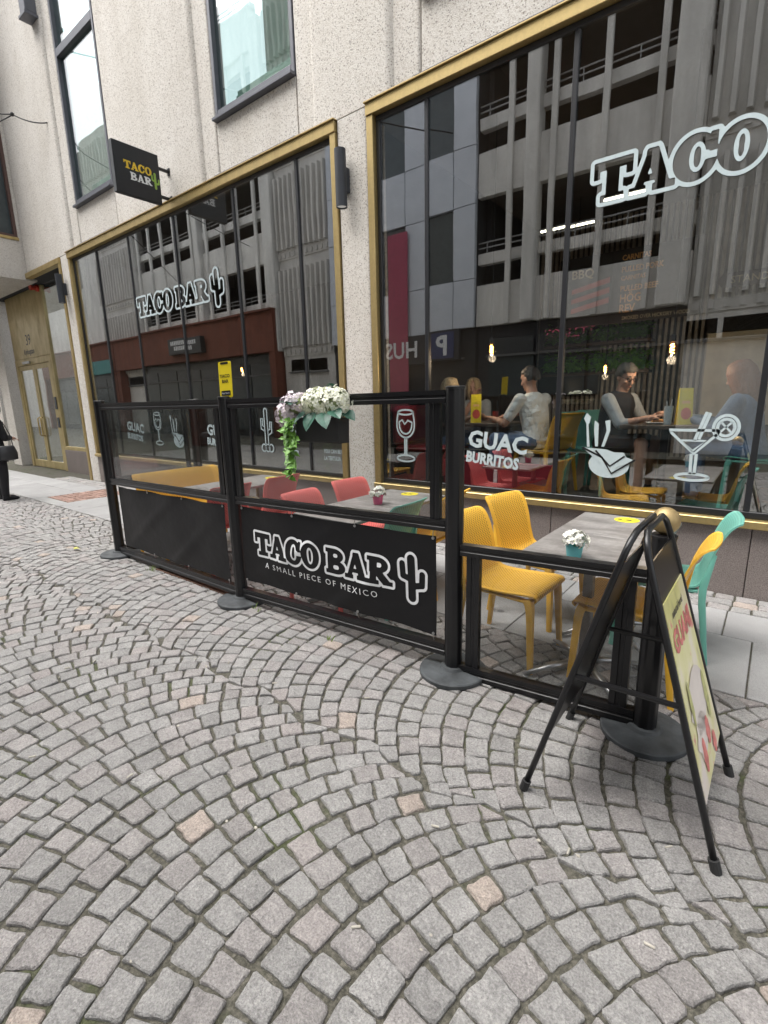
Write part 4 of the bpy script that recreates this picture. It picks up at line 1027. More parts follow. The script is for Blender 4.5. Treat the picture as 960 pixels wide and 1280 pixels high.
for s in range(4):
    x0 = -2.43+.018*s; pts = [(-2.38, 2.17, 1.47), (x0, 2.12, 1.45)]; zz = 1.45; ln = (.34, .26, .2, .30)[s]
    k_ = 0
    while zz > 1.45-ln:
        zz -= .022; k_ += 1; pts.append((x0+.018*math.sin(k_*.9+s)+.0, 2.115+.012*math.cos(k_+s), zz))
    mb.tube(pts, .0018, 5)
    for q in pts[1:]:
        for _ in range(2):
            a = r.uniform(0, 2*PI); leaf_geo(iv, (q[0]+r.uniform(-.012, .012), q[1], q[2]), (math.cos(a), -abs(math.sin(a))*.8, r.uniform(-.8, .25)), (0, -1, .5), r.uniform(.03, .066), r.uniform(.032, .056), .12, None, .25, True)
mb.build('ivy_stem', M['leaf'], fb); iv.build('ivy_leaves', M['ivy'], fb)

# ================================================================== SIGNS, LAMPS AND OTHER WALL ITEMS
bs = thing('blade_sign', 'square black hanging sign with yellow and white lettering on the facade', 'sign', (-7.5, D, 4.75))
mb = MB(); mb.box(-7.56, 3.765, 4.445, -7.48, 4.41, 5.085, .006); o = mb.build('sign_box', M['signblk'], bs)
mb = MB(); mb.box(-7.558, 3.758, 4.45, -7.482, 3.764, 5.08); mb.build('edge_strip', M['signside'], bs)
mb = MB()
for z in (4.93, 4.56): mb.box(-7.535, 4.411, z-.02, -7.505, D-.012, z+.02, .003); mb.box(-7.55, D-.012, z-.05, -7.49, D-.001, z+.05, .003)
mb.build('bracket', M['black'], bs)
SX, SY = Vector((0, 1, 0)), Vector((0, 0, 1))
mb = MB(); logo(mb, TACO, (-7.477, 3.895, 4.775), SX, SY, .10, grow=.0, h=.05); mb.build('lettering', M['yellowp'], bs)
mb = MB(); logo(mb, [(g, o_-4.3) for g, o_ in BAR], (-7.477, 3.97, 4.645), SX, SY, .10, grow=0, h=.05); mb.build('lettering', M['white2'], bs)
mb = MB(); logo(mb, [(g_cactus, 0)], (-7.477, 4.275, 4.665), SX, SY, .125, grow=0, h=.05); mb.build('cactus_emblem', M['greenp'], bs)
def wall_lamp(x, z0, z1, y, label):
    t = thing('wall_lamp', label, 'lamp', (x, y, z0), 0, 'cylinder lamps on the pilasters'); r_ = .062; cy = y-.11
    mb = MB(); mb.lathe([(r_*.86, z0+.015), (r_*.9, z0), (r_, z0), (r_, z1), (r_*.9, z1), (r_*.86, z1-.015), (1e-7, z1-.015)], x, cy, 0, 28); mb.build('lamp_body', M['lamp'], t, smooth=True)
    mb = MB(); mb.box(x-.035, cy+.04, z0+.16, x+.035, y-.001, z1-.16, .004); mb.build('wall_mount', M['lamp'], t)
    mb = MB(); mb.lathe([(1e-7, z0+.014), (r_*.85, z0+.014)], x, cy, 0, 20); mb.build('lens', M['lens'], t)
wall_lamp(-4.02, 3.63, 4.19, D, 'charcoal cylinder lamp on the wide pilaster between the two shop windows')
wall_lamp(-11.70, 3.65, 4.19, D, 'charcoal cylinder lamp on the narrow pilaster beside the entrance')
mb = MB(); mb.lathe([(.075, 0), (.075, .05), (.05, .055), (.05, .1), (.07, .17), (1e-7, .17)], 0, 0, 0, 18); o = mb.build('alarm_siren', M['red'], smooth=True); o.location = (-14.15, DY-.0, 4.47); o.rotation_euler = (R_(90), 0, 0)
o.location = (-14.2, DY-.001, 4.36); tag(o, 'small red alarm siren at the top of the brass panel over the door', 'alarm')
mb = MB(); mb.box(-11.46, D-.18, 8.40, -11.22, D+.02, 8.95, .01); mb.box(-11.5, D-.2, 8.34, -11.2, D+.03, 8.39, .005); o = mb.build('junction_box', M['upframe']); tag(o, 'dark grey box fixed high on the facade left of the upper window', 'box')
# overhead wires
def wire(name, label, pts, r_=.009, sag=.0, knots=()):
    P = [Vector(p) for p in pts]; path = []
    for a, b in zip(P, P[1:]):
        for i in range(12):
            t = i/12; q = a.lerp(b, t); q.z -= sag*4*t*(1-t); path.append(q)
    path.append(P[-1]); mb = MB(); mb.tube(path, r_, 6)
    for k_ in knots: mb.ball(path[k_], .035, 8, 6)
    o = mb.build(name, M['wire'], smooth='all'); return tag(o, label, 'wire')
wire('overhead_wire', 'thin black wire above the entrance, upper of the pair', [(-11.43, D, 6.79), (-11.95, 4.2, 6.95), (-13.4, 3.3, 7.30), (-20, -6.4, 8.6)], .011, .05, (12, 18))
wire('overhead_wire', 'thin black wire above the entrance, lower of the pair', [(-11.95, 4.2, 6.94), (-13.3, 3.9, 6.98), (-24, -6.4, 6.6)], .011, .03, (6, 16))
wire('overhead_wire', 'thick black cable crossing the top corner over the street', [(-13.7, 3.9, 9.35), (-9.2, -6.4, 9.8)], .02, .1)
# rusty drain grate and a leaf on the setts
gr = thing('drain_grate', 'rusty metal drain grate under the plain banner', 'grate', (-4.05, 2.33, 0))
mb = MB(); mb.box(-4.62, 2.24, -.02, -3.46, 2.252, .012); mb.box(-4.62, 2.40, -.02, -3.46, 2.412, .012); mb.box(-4.62, 2.252, -.02, -4.608, 2.40, .012); mb.box(-3.472, 2.252, -.02, -3.46, 2.40, .012); mb.build('grate_frame', M['rust'], gr)
mb = MB(); mb.box(-.007, -.073, -.004, .007, .073, .008); gb = mb.build('grate_bar', M['rust'], gr, local=True); gb.location = (-4.58+4.05, -.004, 0)
for i in range(1, 46): inst('grate_bar', gb.data, gr, (-4.58+4.05+i*.0245, -.004, 0))
mb = MB(); leaf_geo(mb, (0, 0, .012), (1, .3, .1), (0, 0, 1), .10, .045, .2, None, -.1); leaf_geo(mb, (.02, 0, .012), (-.5, .8, .2), (0, 0, 1), .06, .04, .2, None, -.1); o = mb.build('fallen_leaf', M['leafy']); o.location = (-6.07, 2.05, 0); tag(o, 'yellow green fallen leaf lying on the setts', 'leaf')
mb = MB(); r = random.Random(3)
for (x, y, n) in ((-4.62, 2.2, 16), (-3.0, 2.18, 6), (-2.2, 2.16, 5)):
    for i in range(n): a = r.uniform(0, 2*PI); leaf_geo(mb, (x+r.uniform(-.04, .04), y+r.uniform(-.03, .03), -.005), (math.cos(a)*.5, math.sin(a)*.5, 1), (0, -1, 0), r.uniform(.03, .07), .008)
o = mb.build('weeds', M['weed'], kind='stuff')
mb = MB()
for _ in range(60):
    x, y = r.uniform(-4, .3), r.uniform(.3, 2.1); a = r.uniform(0, PI); k_ = r.uniform(.006, .016)
    if r.random() < .35: mb.tube([(x, y, .004), (x+math.cos(a)*.028, y+math.sin(a)*.028, .005)], .004, 6)
    else: mb.ball((x, y, .001), (k_*.6, k_*.45, k_*.35), 6, 4)
mb.build('litter', M['grit'], kind='stuff')

# ================================================================== PEOPLE
def remesh(mb, voxel, smooth=4):
    me = bpy.data.meshes.new('tmp'); me.from_pydata([tuple(v) for v in mb.v], [], mb.f); o = bpy.data.objects.new('tmp', me); COL.objects.link(o)
    m_ = o.modifiers.new('r', 'REMESH'); m_.mode = 'VOXEL'; m_.voxel_size = voxel
    m2 = o.modifiers.new('s', 'SMOOTH'); m2.factor = .5; m2.iterations = smooth
    dg = bpy.context.evaluated_depsgraph_get(); out = bpy.data.meshes.new_from_object(o.evaluated_get(dg)); bpy.data.objects.remove(o); bpy.data.meshes.remove(me); return out
def add_mesh(name, me, m_, parent):
    off = WLOC[parent.name]; me.transform(Matrix.Translation(-off)); me.materials.clear(); me.materials.append(m_); me.polygons.foreach_set('use_smooth', [True]*len(me.polygons))
    o = bpy.data.objects.new(name, me); COL.objects.link(o); o.parent = parent; WLOC[o.name] = off; return o
def limb(mb, a, b, ra, rb, n=12, bulge=0):
    a, b = Vector(a), Vector(b); mb.ball(a, ra, 10, 8); mb.ball(b, rb, 10, 8)
    mb.tube([a, a.lerp(b, .3), a.lerp(b, .6), b], [ra, ra*(.68+bulge)+rb*.32, ra*.35+rb*.65, rb], n)
def loft(mb, rings, n=18):
    """rings: (centre, side vector, rx, ry, front vector)"""
    v = []
    for c, sd_, rx, ry, fr in rings: v += [Vector(c)+Vector(sd_)*rx*math.cos(2*PI*i/n)+Vector(fr)*ry*math.sin(2*PI*i/n) for i in range(n)]
    k = len(rings); fs = [(i*n+j, i*n+(j+1) % n, (i+1)*n+(j+1) % n, (i+1)*n+j) for i in range(k-1) for j in range(n)]+[tuple(range(n))[::-1], tuple(range((k-1)*n, k*n))]
    mb.add(v, fs)
def ik(a, b, l1, l2, hint):
    a, b = Vector(a), Vector(b); d = b-a; L = min(d.length, (l1+l2)*.995); u = d.normalized(); x = (l1*l1-l2*l2+L*L)/(2*L); h = math.sqrt(max(0, l1*l1-x*x))
    hv = Vector(hint); hv = (hv-u*hv.dot(u)).normalized(); return a+u*x+hv*h, a+u*L
def hand(mb, wr, dirv, palm_n, curl=.5, s=1.0):
    d = Vector(dirv).normalized(); pn = Vector(palm_n); pn = (pn-d*pn.dot(d)).normalized(); sd_ = d.cross(pn)
    c = Vector(wr); loft(mb, [(c, sd_, .026*s, .02*s, pn), (c+d*.03*s, sd_, .036*s, .018*s, pn), (c+d*.085*s, sd_, .042*s, .014*s, pn), (c+d*.098*s, sd_, .038*s, .011*s, pn)], 12)
    for i, (o_, L) in enumerate(((-.030, .066), (-.010, .076), (.010, .072), (.030, .055))):
        p = c+d*.09*s+sd_*o_*s; q = d; r_ = .0088*s
        path = [p-d*.01]
        for k_ in range(3):
            ang = curl*(.5+.35*k_); q = (q*math.cos(ang)+pn*math.sin(ang)).normalized(); p = p+q*L*s*(.45, .32, .25)[k_]; path.append(p)
        mb.tube(path, [r_*1.05, r_, r_*.92, r_*.75], 7); mb.ball(path[-1], r_*.75, 6, 5)
    b = c+d*.03*s-sd_*.03*s; t1 = b+(d*.6-sd_*.6+pn*.4).normalized()*.04*s; t2 = t1+(d*.85-sd_*.1+pn*.45).normalized()*.03*s
    mb.tube([b, t1, t2], [.0115*s, .0105*s, .008*s], 7); mb.ball(t2, .008*s, 6, 5)
def head_geo(mb, c, look, upv, s=1.0):
    f = Vector(look).normalized(); u = Vector(upv); u = (u-f*u.dot(f)).normalized(); sd_ = f.cross(u); c = Vector(c)
    n = 18; rows = []
    prof = [(-.112, .028, .030, .045), (-.10, .042, .045, .035), (-.07, .056, .066, .018), (-.03, .066, .082, .008), (.02, .073, .093, 0), (.06, .074, .095, -.006), (.09, .064, .082, -.008), (.112, .04, .05, -.008), (.12, .012, .015, -.008)]
    loft(mb, [(c+u*z*s+f*o_*s, sd_, rx*s, ry*s, f) for z, rx, ry, o_ in prof], n)
    P = lambda x, y, z: c+sd_*x*s+f*y*s+u*z*s
    mb.tube([P(0, .088, .018), P(0, .104, -.012), P(0, .112, -.03), P(0, .092, -.038)], [.009*s, .012*s, .0155*s, .010*s], 8)       # nose
    for q in (-1, 1):
        mb.ball(P(q*.076, -.008, -.008), (.011*s, .02*s, .03*s) if abs(f.y) > .7 else (.02*s, .012*s, .03*s), 8, 6)
        mb.tube([P(q*.05, .078, .034), P(q*.012, .092, .034)], .008*s, 6)      # brow ridge
        mb.ball(P(q*.042, .068, -.025), .02*s, 8, 6)
    mb.tube([P(-.022, .084, -.064), P(0, .095, -.062), P(.022, .084, -.064)], [.006*s, .0085*s, .006*s], 6)
    mb.ball(P(0, .074, -.095), .02*s, 8, 6)
    return P, f, u, sd_
def face(parent, P, s, glasses=False, brow=None):
    mb = MB()
    for q in (-1, 1): mb.ball(P(q*.031, .0835, .012), (.0105*s, .0105*s, .0065*s), 8, 6)
    mb.build('eyes', M['eye'], parent, smooth='all')
    mb = MB()
    for q in (-1, 1): mb.tube([P(q*.05, .082, .034), P(q*.03, .093, .040), P(q*.014, .096, .035)], .005*s, 6)
    mb.build('eyebrows', brow or M['hairb'], parent)
    mb = MB(); mb.tube([P(-.024, .087, -.066), P(0, .0985, -.066), P(.024, .087, -.066)], [.004*s, .0062*s, .004*s], 6); mb.build('mouth', M['lip'], parent)
    if glasses:
        mb = MB()
        for q in (-1, 1):
            ring = [P(q*.033+.026*math.cos(a), .104, .010+.019*math.sin(a)) for a in [2*PI*i/14 for i in range(15)]]; mb.tube(ring, .0035*s, 6, False)
            mb.tube([P(q*.059, .102, .016), P(q*.078, .05, .016), P(q*.08, -.01, .012)], .003*s, 5)
        mb.tube([P(-.008, .105, .014), P(.008, .105, .014)], .003*s, 5); mb.build('glasses', M['black'], parent)
def hair_geo(parent, P, m_, style, s=1.0, seed=1):
    mb = MB(); r = random.Random(seed)
    if style in ('short', 'curly'):
        for i in range(260 if style == 'curly' else 220):
            th = r.uniform(0, 2*PI); z = r.uniform(-.5, 1); q = math.sqrt(1-z*z) if z < 1 else 0
            x, y = q*math.cos(th), q*math.sin(th)
            if y > .30 and z < .44: continue
            if abs(x) > .6 and z < -.02 and y > -.1: continue
            if y < 0: z = z*1.0-.25*(-y)*(1-max(0, z))
            mb.ball(P(x*.076, y*.093-.010, .03+z*.092), r.uniform(.016, .026)*s*(1.15 if style == 'curly' else .85), 6, 5)
    else:
        for i in range(46):
            a = R_(60+240*i/45+r.uniform(-3, 3)); x, y = math.sin(a-PI/2)*-1, math.cos(a-PI/2)
            ang = PI/2+R_(35)+(2*PI-R_(70))*i/45; x, y = math.cos(ang), math.sin(ang); ln = r.uniform(.20, .34) if style == 'long' else r.uniform(.10, .15)
            mb.tube([P(x*.02, y*.03, .128), P(x*.062, y*.075-.004, .105), P(x*.086, y*.104-.006, .04), P(x*.092, y*.108-.01, -.03), P(x*.088+r.uniform(-.01, .01), y*.102-.016, -.03-ln*.5), P(x*.07, y*.085-.02, -.03-ln)], [.022*s, .024*s, .024*s, .022*s, .018*s, .008*s], 7)
    me = remesh(mb, .009, 2); return add_mesh('hair', me, m_, parent)
def person(label, loc, hips, yaw, lean, head_look, wrists, knees, ankles, cloth, hair, hstyle, s=1.0, glasses=False, sleeve=.5, shorts=False, tilt=0, elbow_hint=(0, 0, -1), group=None, headoff=None, hidden_hands=False, vest=None, shoes='leather', long_coat=False, voxel=.0075):
    """yaw: direction the body faces; lean: forward lean (rad); wrists/knees/ankles as world points (left, right)"""
    t = thing('person', label, 'person', loc); f = Vector((math.cos(yaw), math.sin(yaw), 0)); sd_ = Vector((f.y, -f.x, 0)); z = Vector((0, 0, 1))
    hp = Vector(hips); sp = (z*math.cos(lean)+f*math.sin(lean)); fr = (f*math.cos(lean)-z*math.sin(lean))
    Cc = hp+sp*.30*s; Sh = hp+sp*.47*s; Nk = hp+sp*.535*s; Hd = Nk+(z*.145+f*.035)*s
    if headoff: Hd = Hd+Vector(headoff)
    SL, SR_ = Sh-sd_*.185*s-z*.01, Sh+sd_*.185*s-z*.01; HL, HR = hp-sd_*.09*s, hp+sd_*.09*s
    body = MB()
    tor = [(hp-sp*.08*s, sd_, .13*s, .10*s, fr), (hp, sd_, .165*s, .115*s, fr), (hp+sp*.14*s, sd_, .145*s, .10*s, fr), (Cc, sd_, .165*s, .112*s, fr), (hp+sp*.42*s, sd_, .175*s, .10*s, fr), (Sh+sp*.03*s, sd_, .12*s, .075*s, fr), (Nk, sd_, .062*s, .06*s, fr)]
    loft(body, tor); body.tube([Nk-sp*.04*s, Nk+(Hd-Nk)*.3, Hd-z*.04*s], [.062*s, .055*s, .055*s], 12)
    arms = []
    for S_, Wp, q in ((SL, wrists[0], -1), (SR_, wrists[1], 1)):
        E_, Wr = ik(S_, Wp, .285*s, .255*s, Vector(elbow_hint)+sd_*q*.55-f*.25); arms.append((S_, E_, Wr)); limb(body, S_, E_, .056*s, .043*s); limb(body, E_, Wr, .043*s, .028*s)
        hand(body, Wr, (Wr-E_), (f*.2-z) if (Wr-E_).normalized().z > -.7 else -sd_*q, .55, s)
    legs = []
    for Hp, K, A in ((HL, knees[0], ankles[0]), (HR, knees[1], ankles[1])):
        K, A = Vector(K), Vector(A); legs.append((Hp, K, A)); limb(body, Hp, K, .088*s, .058*s); limb(body, K, A, .057*s, .04*s, bulge=.12)
        foot_d = (Vector((f.x, f.y, 0))); body.tube([A+foot_d*-.03-z*.02, A+foot_d*.06-z*.045, A+foot_d*.15-z*.06], [.038*s, .036*s, .022*s], 8)
    P, hf, hu, hs_ = head_geo(body, Hd, head_look, z*math.cos(tilt)+sd_*math.sin(tilt), s)
    bd = add_mesh('body', remesh(body, voxel, 3), M['skin'], t)
    face(t, P, s, glasses, M[hair]); hair_geo(t, P, M[hair], hstyle, s, len(label))
    up_m, low_m = cloth; g = .014*s
    sh = MB(); loft(sh, [(c, a, rx+g, ry+g, fv) for c, a, rx, ry, fv in tor[:-1]]+[(Nk-sp*.005, sd_, .075*s, .07*s, fr)])
    for S_, E_, Wr in arms:
        limb(sh, S_, S_.lerp(E_, min(1, sleeve*2)), .07*s, .058*s if sleeve < 1 else .055*s)
        if sleeve > .5: limb(sh, E_, E_.lerp(Wr, (sleeve-.5)*2*.97), .054*s, .042*s)
    if long_coat: loft(sh, [(hp-z*.22*s, sd_, .20*s, .15*s, fr), (hp-z*.05*s, sd_, .185*s, .135*s, fr), (hp+sp*.1, sd_, .165*s, .12*s, fr)])
    add_mesh('shirt', remesh(sh, voxel, 3), M[up_m], t)
    if vest:
        ve = MB(); loft(ve, [(c, a, rx+g*1.9, ry+g*2.2, fv) for c, a, rx, ry, fv in tor[:-1]]+[(Nk+sp*.01, sd_, .078*s, .075*s, fr)]); add_mesh('vest', remesh(ve, voxel, 3), M[vest], t)
    tr = MB(); loft(tr, [(c, a, rx+g*.6, ry+g*.6, fv) for c, a, rx, ry, fv in tor[:3]])
    for Hp, K, A in legs:
        if shorts: limb(tr, Hp, Hp.lerp(K, .8), .106*s, .085*s)
        else: limb(tr, Hp, K, .102*s, .076*s); limb(tr, K, K.lerp(A, .93), .075*s, .058*s)
    add_mesh('shorts' if shorts else 'trousers', remesh(tr, voxel, 3), M[low_m], t)
    for Hp, K, A in legs:
        so = MB(); d = Vector((f.x, f.y, 0)); so.ball(A-z*.02, .05*s, 10, 8); so.tube([A-d*.05-z*.045, A+d*.05-z*.05, A+d*.17-z*.06, A+d*.2-z*.065], [(.045*s, .045*s), (.04*s, .046*s), (.03*s, .045*s), (.018*s, .03*s)], 10)
        add_mesh('shoe', remesh(so, .01, 2), M[shoes], t)
    return t, P
# passer-by in black at the left edge of the view
pz = Vector((-10.66, 2.66, 0))
person('person in black coat and trousers standing with a black shoulder bag', tuple(pz), pz+Vector((0, 0, .90)), R_(95), .05, (-.5, .85, -.2),
       (pz+Vector((-.10, .24, 1.06)), pz+Vector((-.02, .24, 1.08))), (pz+Vector((-.10, .03, .48)), pz+Vector((.11, .02, .48))), (pz+Vector((-.11, 0, .09)), pz+Vector((.12, -.01, .09))),
       ('blackcloth', 'blackcloth'), 'hairb', 'bob', 1.0, sleeve=1.0, long_coat=True, elbow_hint=(.6, -.2, -1), shoes='blackcloth')
hb = thing('handbag', 'black leather handbag hanging at the hip of the person in black', 'bag', (pz.x+.30, pz.y, .85))
c = Vector((pz.x+.30, pz.y+.08, .86)); mb = MB()
loft(mb, [(c+Vector((0, 0, dz)), Vector((0, 1, 0)), ry, rx, Vector((1, 0, 0))) for dz, ry, rx in ((-.15, .10, .035), (-.135, .145, .055), (-.03, .15, .06), (.08, .12, .045), (.10, .10, .02))], 16); mb.build('bag_body', M['leather'], hb, smooth=True)
mb = MB(); mb.tube([c+Vector((0, -.10, .08)), c+Vector((-.04, -.07, .3)), c+Vector((-.10, -.03, .50)), c+Vector((-.12, 0, .53)), c+Vector((-.10, .03, .50)), c+Vector((-.02, .08, .3)), c+Vector((0, .10, .08))], .008, 6); mb.build('strap', M['leather'], hb)

# --- guests inside
TB = ZF+.735
def inner_table(x, y, sx, sy, label):
    t = thing('cafe_table', label, 'table', (x, y, ZF)); mb = MB(); mb.box(x-sx, y-sy, TB-.04, x+sx, y+sy, TB, .005); mb.build('table_top', M['wood'], t)
    mb = MB(); mb.tube([(x, y, ZF+.03), (x, y, TB-.04)], .035, 10); mb.lathe([(.24, ZF), (.24, ZF+.015), (.05, ZF+.03)], x, y, 0, 20); mb.build('column', M['iblack'], t)
inner_table(-.86, 5.55, .34, .34, 'dark cafe table behind the glass with a tall menu card'); inner_table(-2.85, 5.62, .42, .34, 'dark cafe table inside between the blond woman and the man in white')
person('man in dark vest, grey shirt and glasses seated at the table inside', (-1.42, 5.62, ZF), (-1.40, 5.66, 1.06), R_(-22), .20, (.72, -.62, -.38),
       ((-.96, 5.62, TB+.075), (-.98, 5.40, TB+.06)), ((-.98, 5.72, 1.10), (-1.02, 5.34, 1.10)), ((-1.0, 5.78, ZF+.09), (-1.02, 5.32, ZF+.09)),
       ('gshirt', 'khaki'), 'hairg', 'curly', 1.02, glasses=True, sleeve=.62, shorts=True, vest='vest')
person('man in white T-shirt and jeans seated inside, turned away from the glass', (-2.10, 5.50, ZF), (-2.10, 5.46, 1.07), R_(158), .20, (-.95, .25, -.25),
       ((-2.62, 5.40, TB+.05), (-2.66, 5.72, TB+.05)), ((-2.52, 5.28, 1.11), (-2.52, 5.62, 1.11)), ((-2.50, 5.26, ZF+.09), (-2.50, 5.62, ZF+.09)), ('tshirt', 'jean'), 'hairb', 'short', 1.04, sleeve=.36)
person('blond woman inside facing the window with a hand at her chin', (-3.34, 6.22, ZF), (-3.36, 6.30, 1.05), R_(-62), .10, (.35, -.9, -.12),
       ((-3.12, 5.98, 1.40), (-3.20, 6.02, 1.58)), ((-3.05, 5.92, 1.08), (-3.30, 5.88, 1.08)), ((-3.02, 5.9, ZF+.09), (-3.28, 5.86, ZF+.09)), ('gshirt', 'jean'), 'hairl', 'bob', .97, sleeve=.45)
person('woman with long fair hair seated inside behind the tall windbreak post', (-3.30, 5.50, ZF), (-3.32, 5.44, 1.05), R_(35), .12, (.8, .5, -.1),
       ((-3.02, 5.55, TB+.05), (-2.98, 5.42, TB+.05)), ((-2.94, 5.72, 1.08), (-2.90, 5.48, 1.08)), ((-2.94, 5.74, ZF+.09), (-2.90, 5.50, ZF+.09)), ('blackcloth', 'jean'), 'hairl', 'long', .95, sleeve=.4)
person('woman with auburn hair in a denim jacket seated inside at the right', (-.18, 5.50, ZF), (-.16, 5.48, 1.05), R_(166), .22, (-.9, .1, -.3),
       ((-.62, 5.42, TB+.05), (-.62, 5.66, TB+.05)), ((-.58, 5.34, 1.09), (-.58, 5.64, 1.09)), ((-.56, 5.32, ZF+.09), (-.56, 5.62, ZF+.09)), ('denim', 'jean'), 'hairr', 'long', .98, sleeve=.97)
GI = 'cafe chairs inside the window'
for x, y, rz, col, lab in ((-1.50, 5.66, -22, 'teal', 'teal chair inside under the man in the dark vest'), (-1.62, 6.25, -60, 'teal', 'teal chair inside showing its back behind the cutlery drawing'), (-2.02, 5.45, 158, 'yel', 'yellow chair inside under the man in the white T-shirt'), (-.06, 5.46, 166, 'teal', 'teal chair inside under the woman in denim')):
    chair(x, y, R_(rz), col, lab, GI, z=ZF)
rb_ = thing('bench_seat', 'dark red upholstered bench inside at the left of the right window', 'bench', (-3.4, 5.5, ZF)); mb = MB(); mb.box(-3.70, 4.95, ZF, -3.12, 6.6, ZF+.40, .02); mb.build('base', M['iblack'], rb_)
mb = MB(); mb.box(-3.71, 4.94, ZF+.402, -3.11, 6.61, ZF+.47, .03); mb.build('cushion', M['ired'], rb_); mb = MB(); mb.box(-3.76, 4.94, ZF+.472, -3.64, 6.61, ZF+.95, .04); mb.build('backrest', M['ired'], rb_)
rp = thing('red_panel', 'low dark red panel inside behind the burrito lettering', 'panel', (-2.4, 5.0, ZF)); mb = MB(); mb.box(-3.05, 5.02, ZF, -1.75, 5.07, ZF+.33, .006); mb.build('panel', M['ired'], rp)
def tent(x, y, rz, label):
    t = thing('menu_card', label, 'menu card', (x, y, TB), rz, 'tall menu cards on the tables inside'); mb = MB()
    mb.prism([(-.045, 0), (.045, 0), (.004, .33), (-.004, .33)], 'x', -.06, .06); mb.build('card', M['signyel'], t, local=True)
    for sg in (-1,):
        mb = MB(); y = lambda z: sg*(.0455-.041*z/.33)-.0015; 
        mb.add([(-.055, y(.23), .23), (.055, y(.23), .23), (.055, y(.32), .32), (-.055, y(.32), .32)], [(0, 1, 2, 3)], 0)
        mb.add([(.002+.045*math.cos(2*PI*i/14), y(.10+.045*math.sin(2*PI*i/14)), .10+.055*math.sin(2*PI*i/14)) for i in range(14)], [tuple(range(14))], 1)
        mb.add([(-.04, y(.19), .19), (.04, y(.19), .19), (.03, y(.215), .215), (-.03, y(.215), .215)], [(0, 1, 2, 3)], 2)
        mb.build('card_print', [M['stick'], M['redp'], M['orange']], t, local=True)
tent(-.70, 5.42, R_(30), 'tall yellow menu card between the man in the vest and the denim jacket'); tent(-2.86, 5.44, R_(30), 'tall yellow menu card on the table before the blond woman')
def cup(x, y, m_, h, label, r_=.036, straw=False):
    t = thing('drinking_glass', label, 'glass', (x, y, TB), 0, 'drinks on the tables inside'); mb = MB(); mb.lathe([(r_*.8, 0), (r_, h), (r_*.92, h), (r_*.74, .01)], 0, 0, 0, 16); mb.lathe([(1e-7, h*.8), (r_*.9, h*.8)], 0, 0, 0, 16); mb.build('tumbler', m_, t, local=True, smooth=True)
    if straw: 
        mb = MB(); mb.tube([(.0, 0, .02), (.02, .01, h+.06)], .004, 6); mb.tube([(.0, 0, .02), (-.02, -.01, h+.05)], .004, 6); mb.build('straw', M['white2'], t, local=True)
cup(-.82, 5.36, M['juice'], .17, 'tall pale drink with straws beside the yellow menu card', .04, True); cup(-.60, 5.45, M['juice'], .09, 'short tumbler by the denim sleeve'); cup(-2.66, 5.55, M['drink2'], .13, 'glass of red drink between the hands of the man in white')
pl_ = thing('plate', 'white plate with food before the man in the vest', 'plate', (-.92, 5.46, TB)); mb = MB(); mb.lathe([(.06, .001), (.12, .016), (.118, .02), (.06, .006), (1e-7, .006)], 0, 0, 0, 24); mb.build('dish', M['white2'], pl_, local=True, smooth='all'); mb = MB(); mb.ball((0, 0, .018), (.06, .05, .02), 10, 6); mb.ball((.03, .02, .03), (.03, .03, .015), 8, 6); mb.build('food', M['orange'], pl_, local=True, smooth='all')
def pendant(x, y, z, label, w_=6):
    t = thing('pendant_lamp', label, 'lamp', (x, y, z), 0, 'bare bulb pendant lamps inside'); mb = MB(); mb.tube([(x, y, 4.45), (x, y, z+.13)], .006, 6); mb.build('cord', M['iblack'], t)
    mb = MB(); mb.lathe([(.012, z+.13), (.026, z+.12), (.026, z+.065), (.02, z+.06)], x, y, 0, 14); mb.build('socket', M['iblack'], t)
    mb = MB(); mb.lathe([(1e-7, -.065), (.028, -.055), (.048, -.02), (.045, .02), (.028, .05), (.02, .06)], x, y, z, 16); mb.build('bulb', glass('bulb_glass', 1.5, (1, .72, .42)), t, smooth='all')
    mb = MB(); mb.tube([(x+.018*math.cos(i*1.3), y+.018*math.sin(i*1.3), z-.04+i*.006) for i in range(15)], .004, 5); mb.build('filament', M['bulb'], t)
    l = bpy.data.lights.new('pendant_light', 'POINT'); l.energy = w_; l.color = (1, .74, .5); l.shadow_soft_size = .04; o = bpy.data.objects.new('pendant_light', l); COL.objects.link(o); o.location = (0, 0, -.1); o.parent = t
pendant(-.85, 5.42, 1.97, 'bare glowing bulb hanging over the man in the vest'); pendant(-2.68, 5.45, 2.11, 'bare glowing bulb hanging over the table of the blond woman'); pendant(-2.1, 8.0, 1.95, 'small glowing bulb deep in the room beside the vest man'); pendant(-6.0, 6.6, 2.1, 'orange bulb hanging inside the left window'); pendant(-9.4, 7.0, 2.3, 'bare bulb hanging inside the far end of the left window')
# hanging menu board, shelf of plants, signs
mbd = thing('menu_board', 'large black hanging menu board with orange and red lettering inside', 'menu board', (-2.2, 8.3, 3)); k = (8.3/9.5)
mb = MB(); mb.box(-2.95, 8.3, 2.62, -1.02, 8.34, 3.62, .005); mb.build('board', M['menu'], mbd)
for x in (-2.7, -1.3): mb = MB(); mb.tube([(x, 8.32, 3.62), (x, 8.32, 4.46)], .008, 6); mb.build('hanger', M['iblack'], mbd)
Yb = 8.296
mb = MB()
for tx, z, h in (('CARNITAS', 3.47, .07), ('PULLED PORK', 3.31, .075), ('CARNITAS', 3.20, .06), ('PULLED BEEF', 3.05, .075), ('H\u00d6G', 2.90, .11), ('REV', 2.76, .11)): mb.text(tx, (-2.05, Yb, z), RX, UZ, h, 'LEFT', fat=.03, sx=.8)
mb.build('menu_lettering', M['orange'], mbd)
mb = MB()
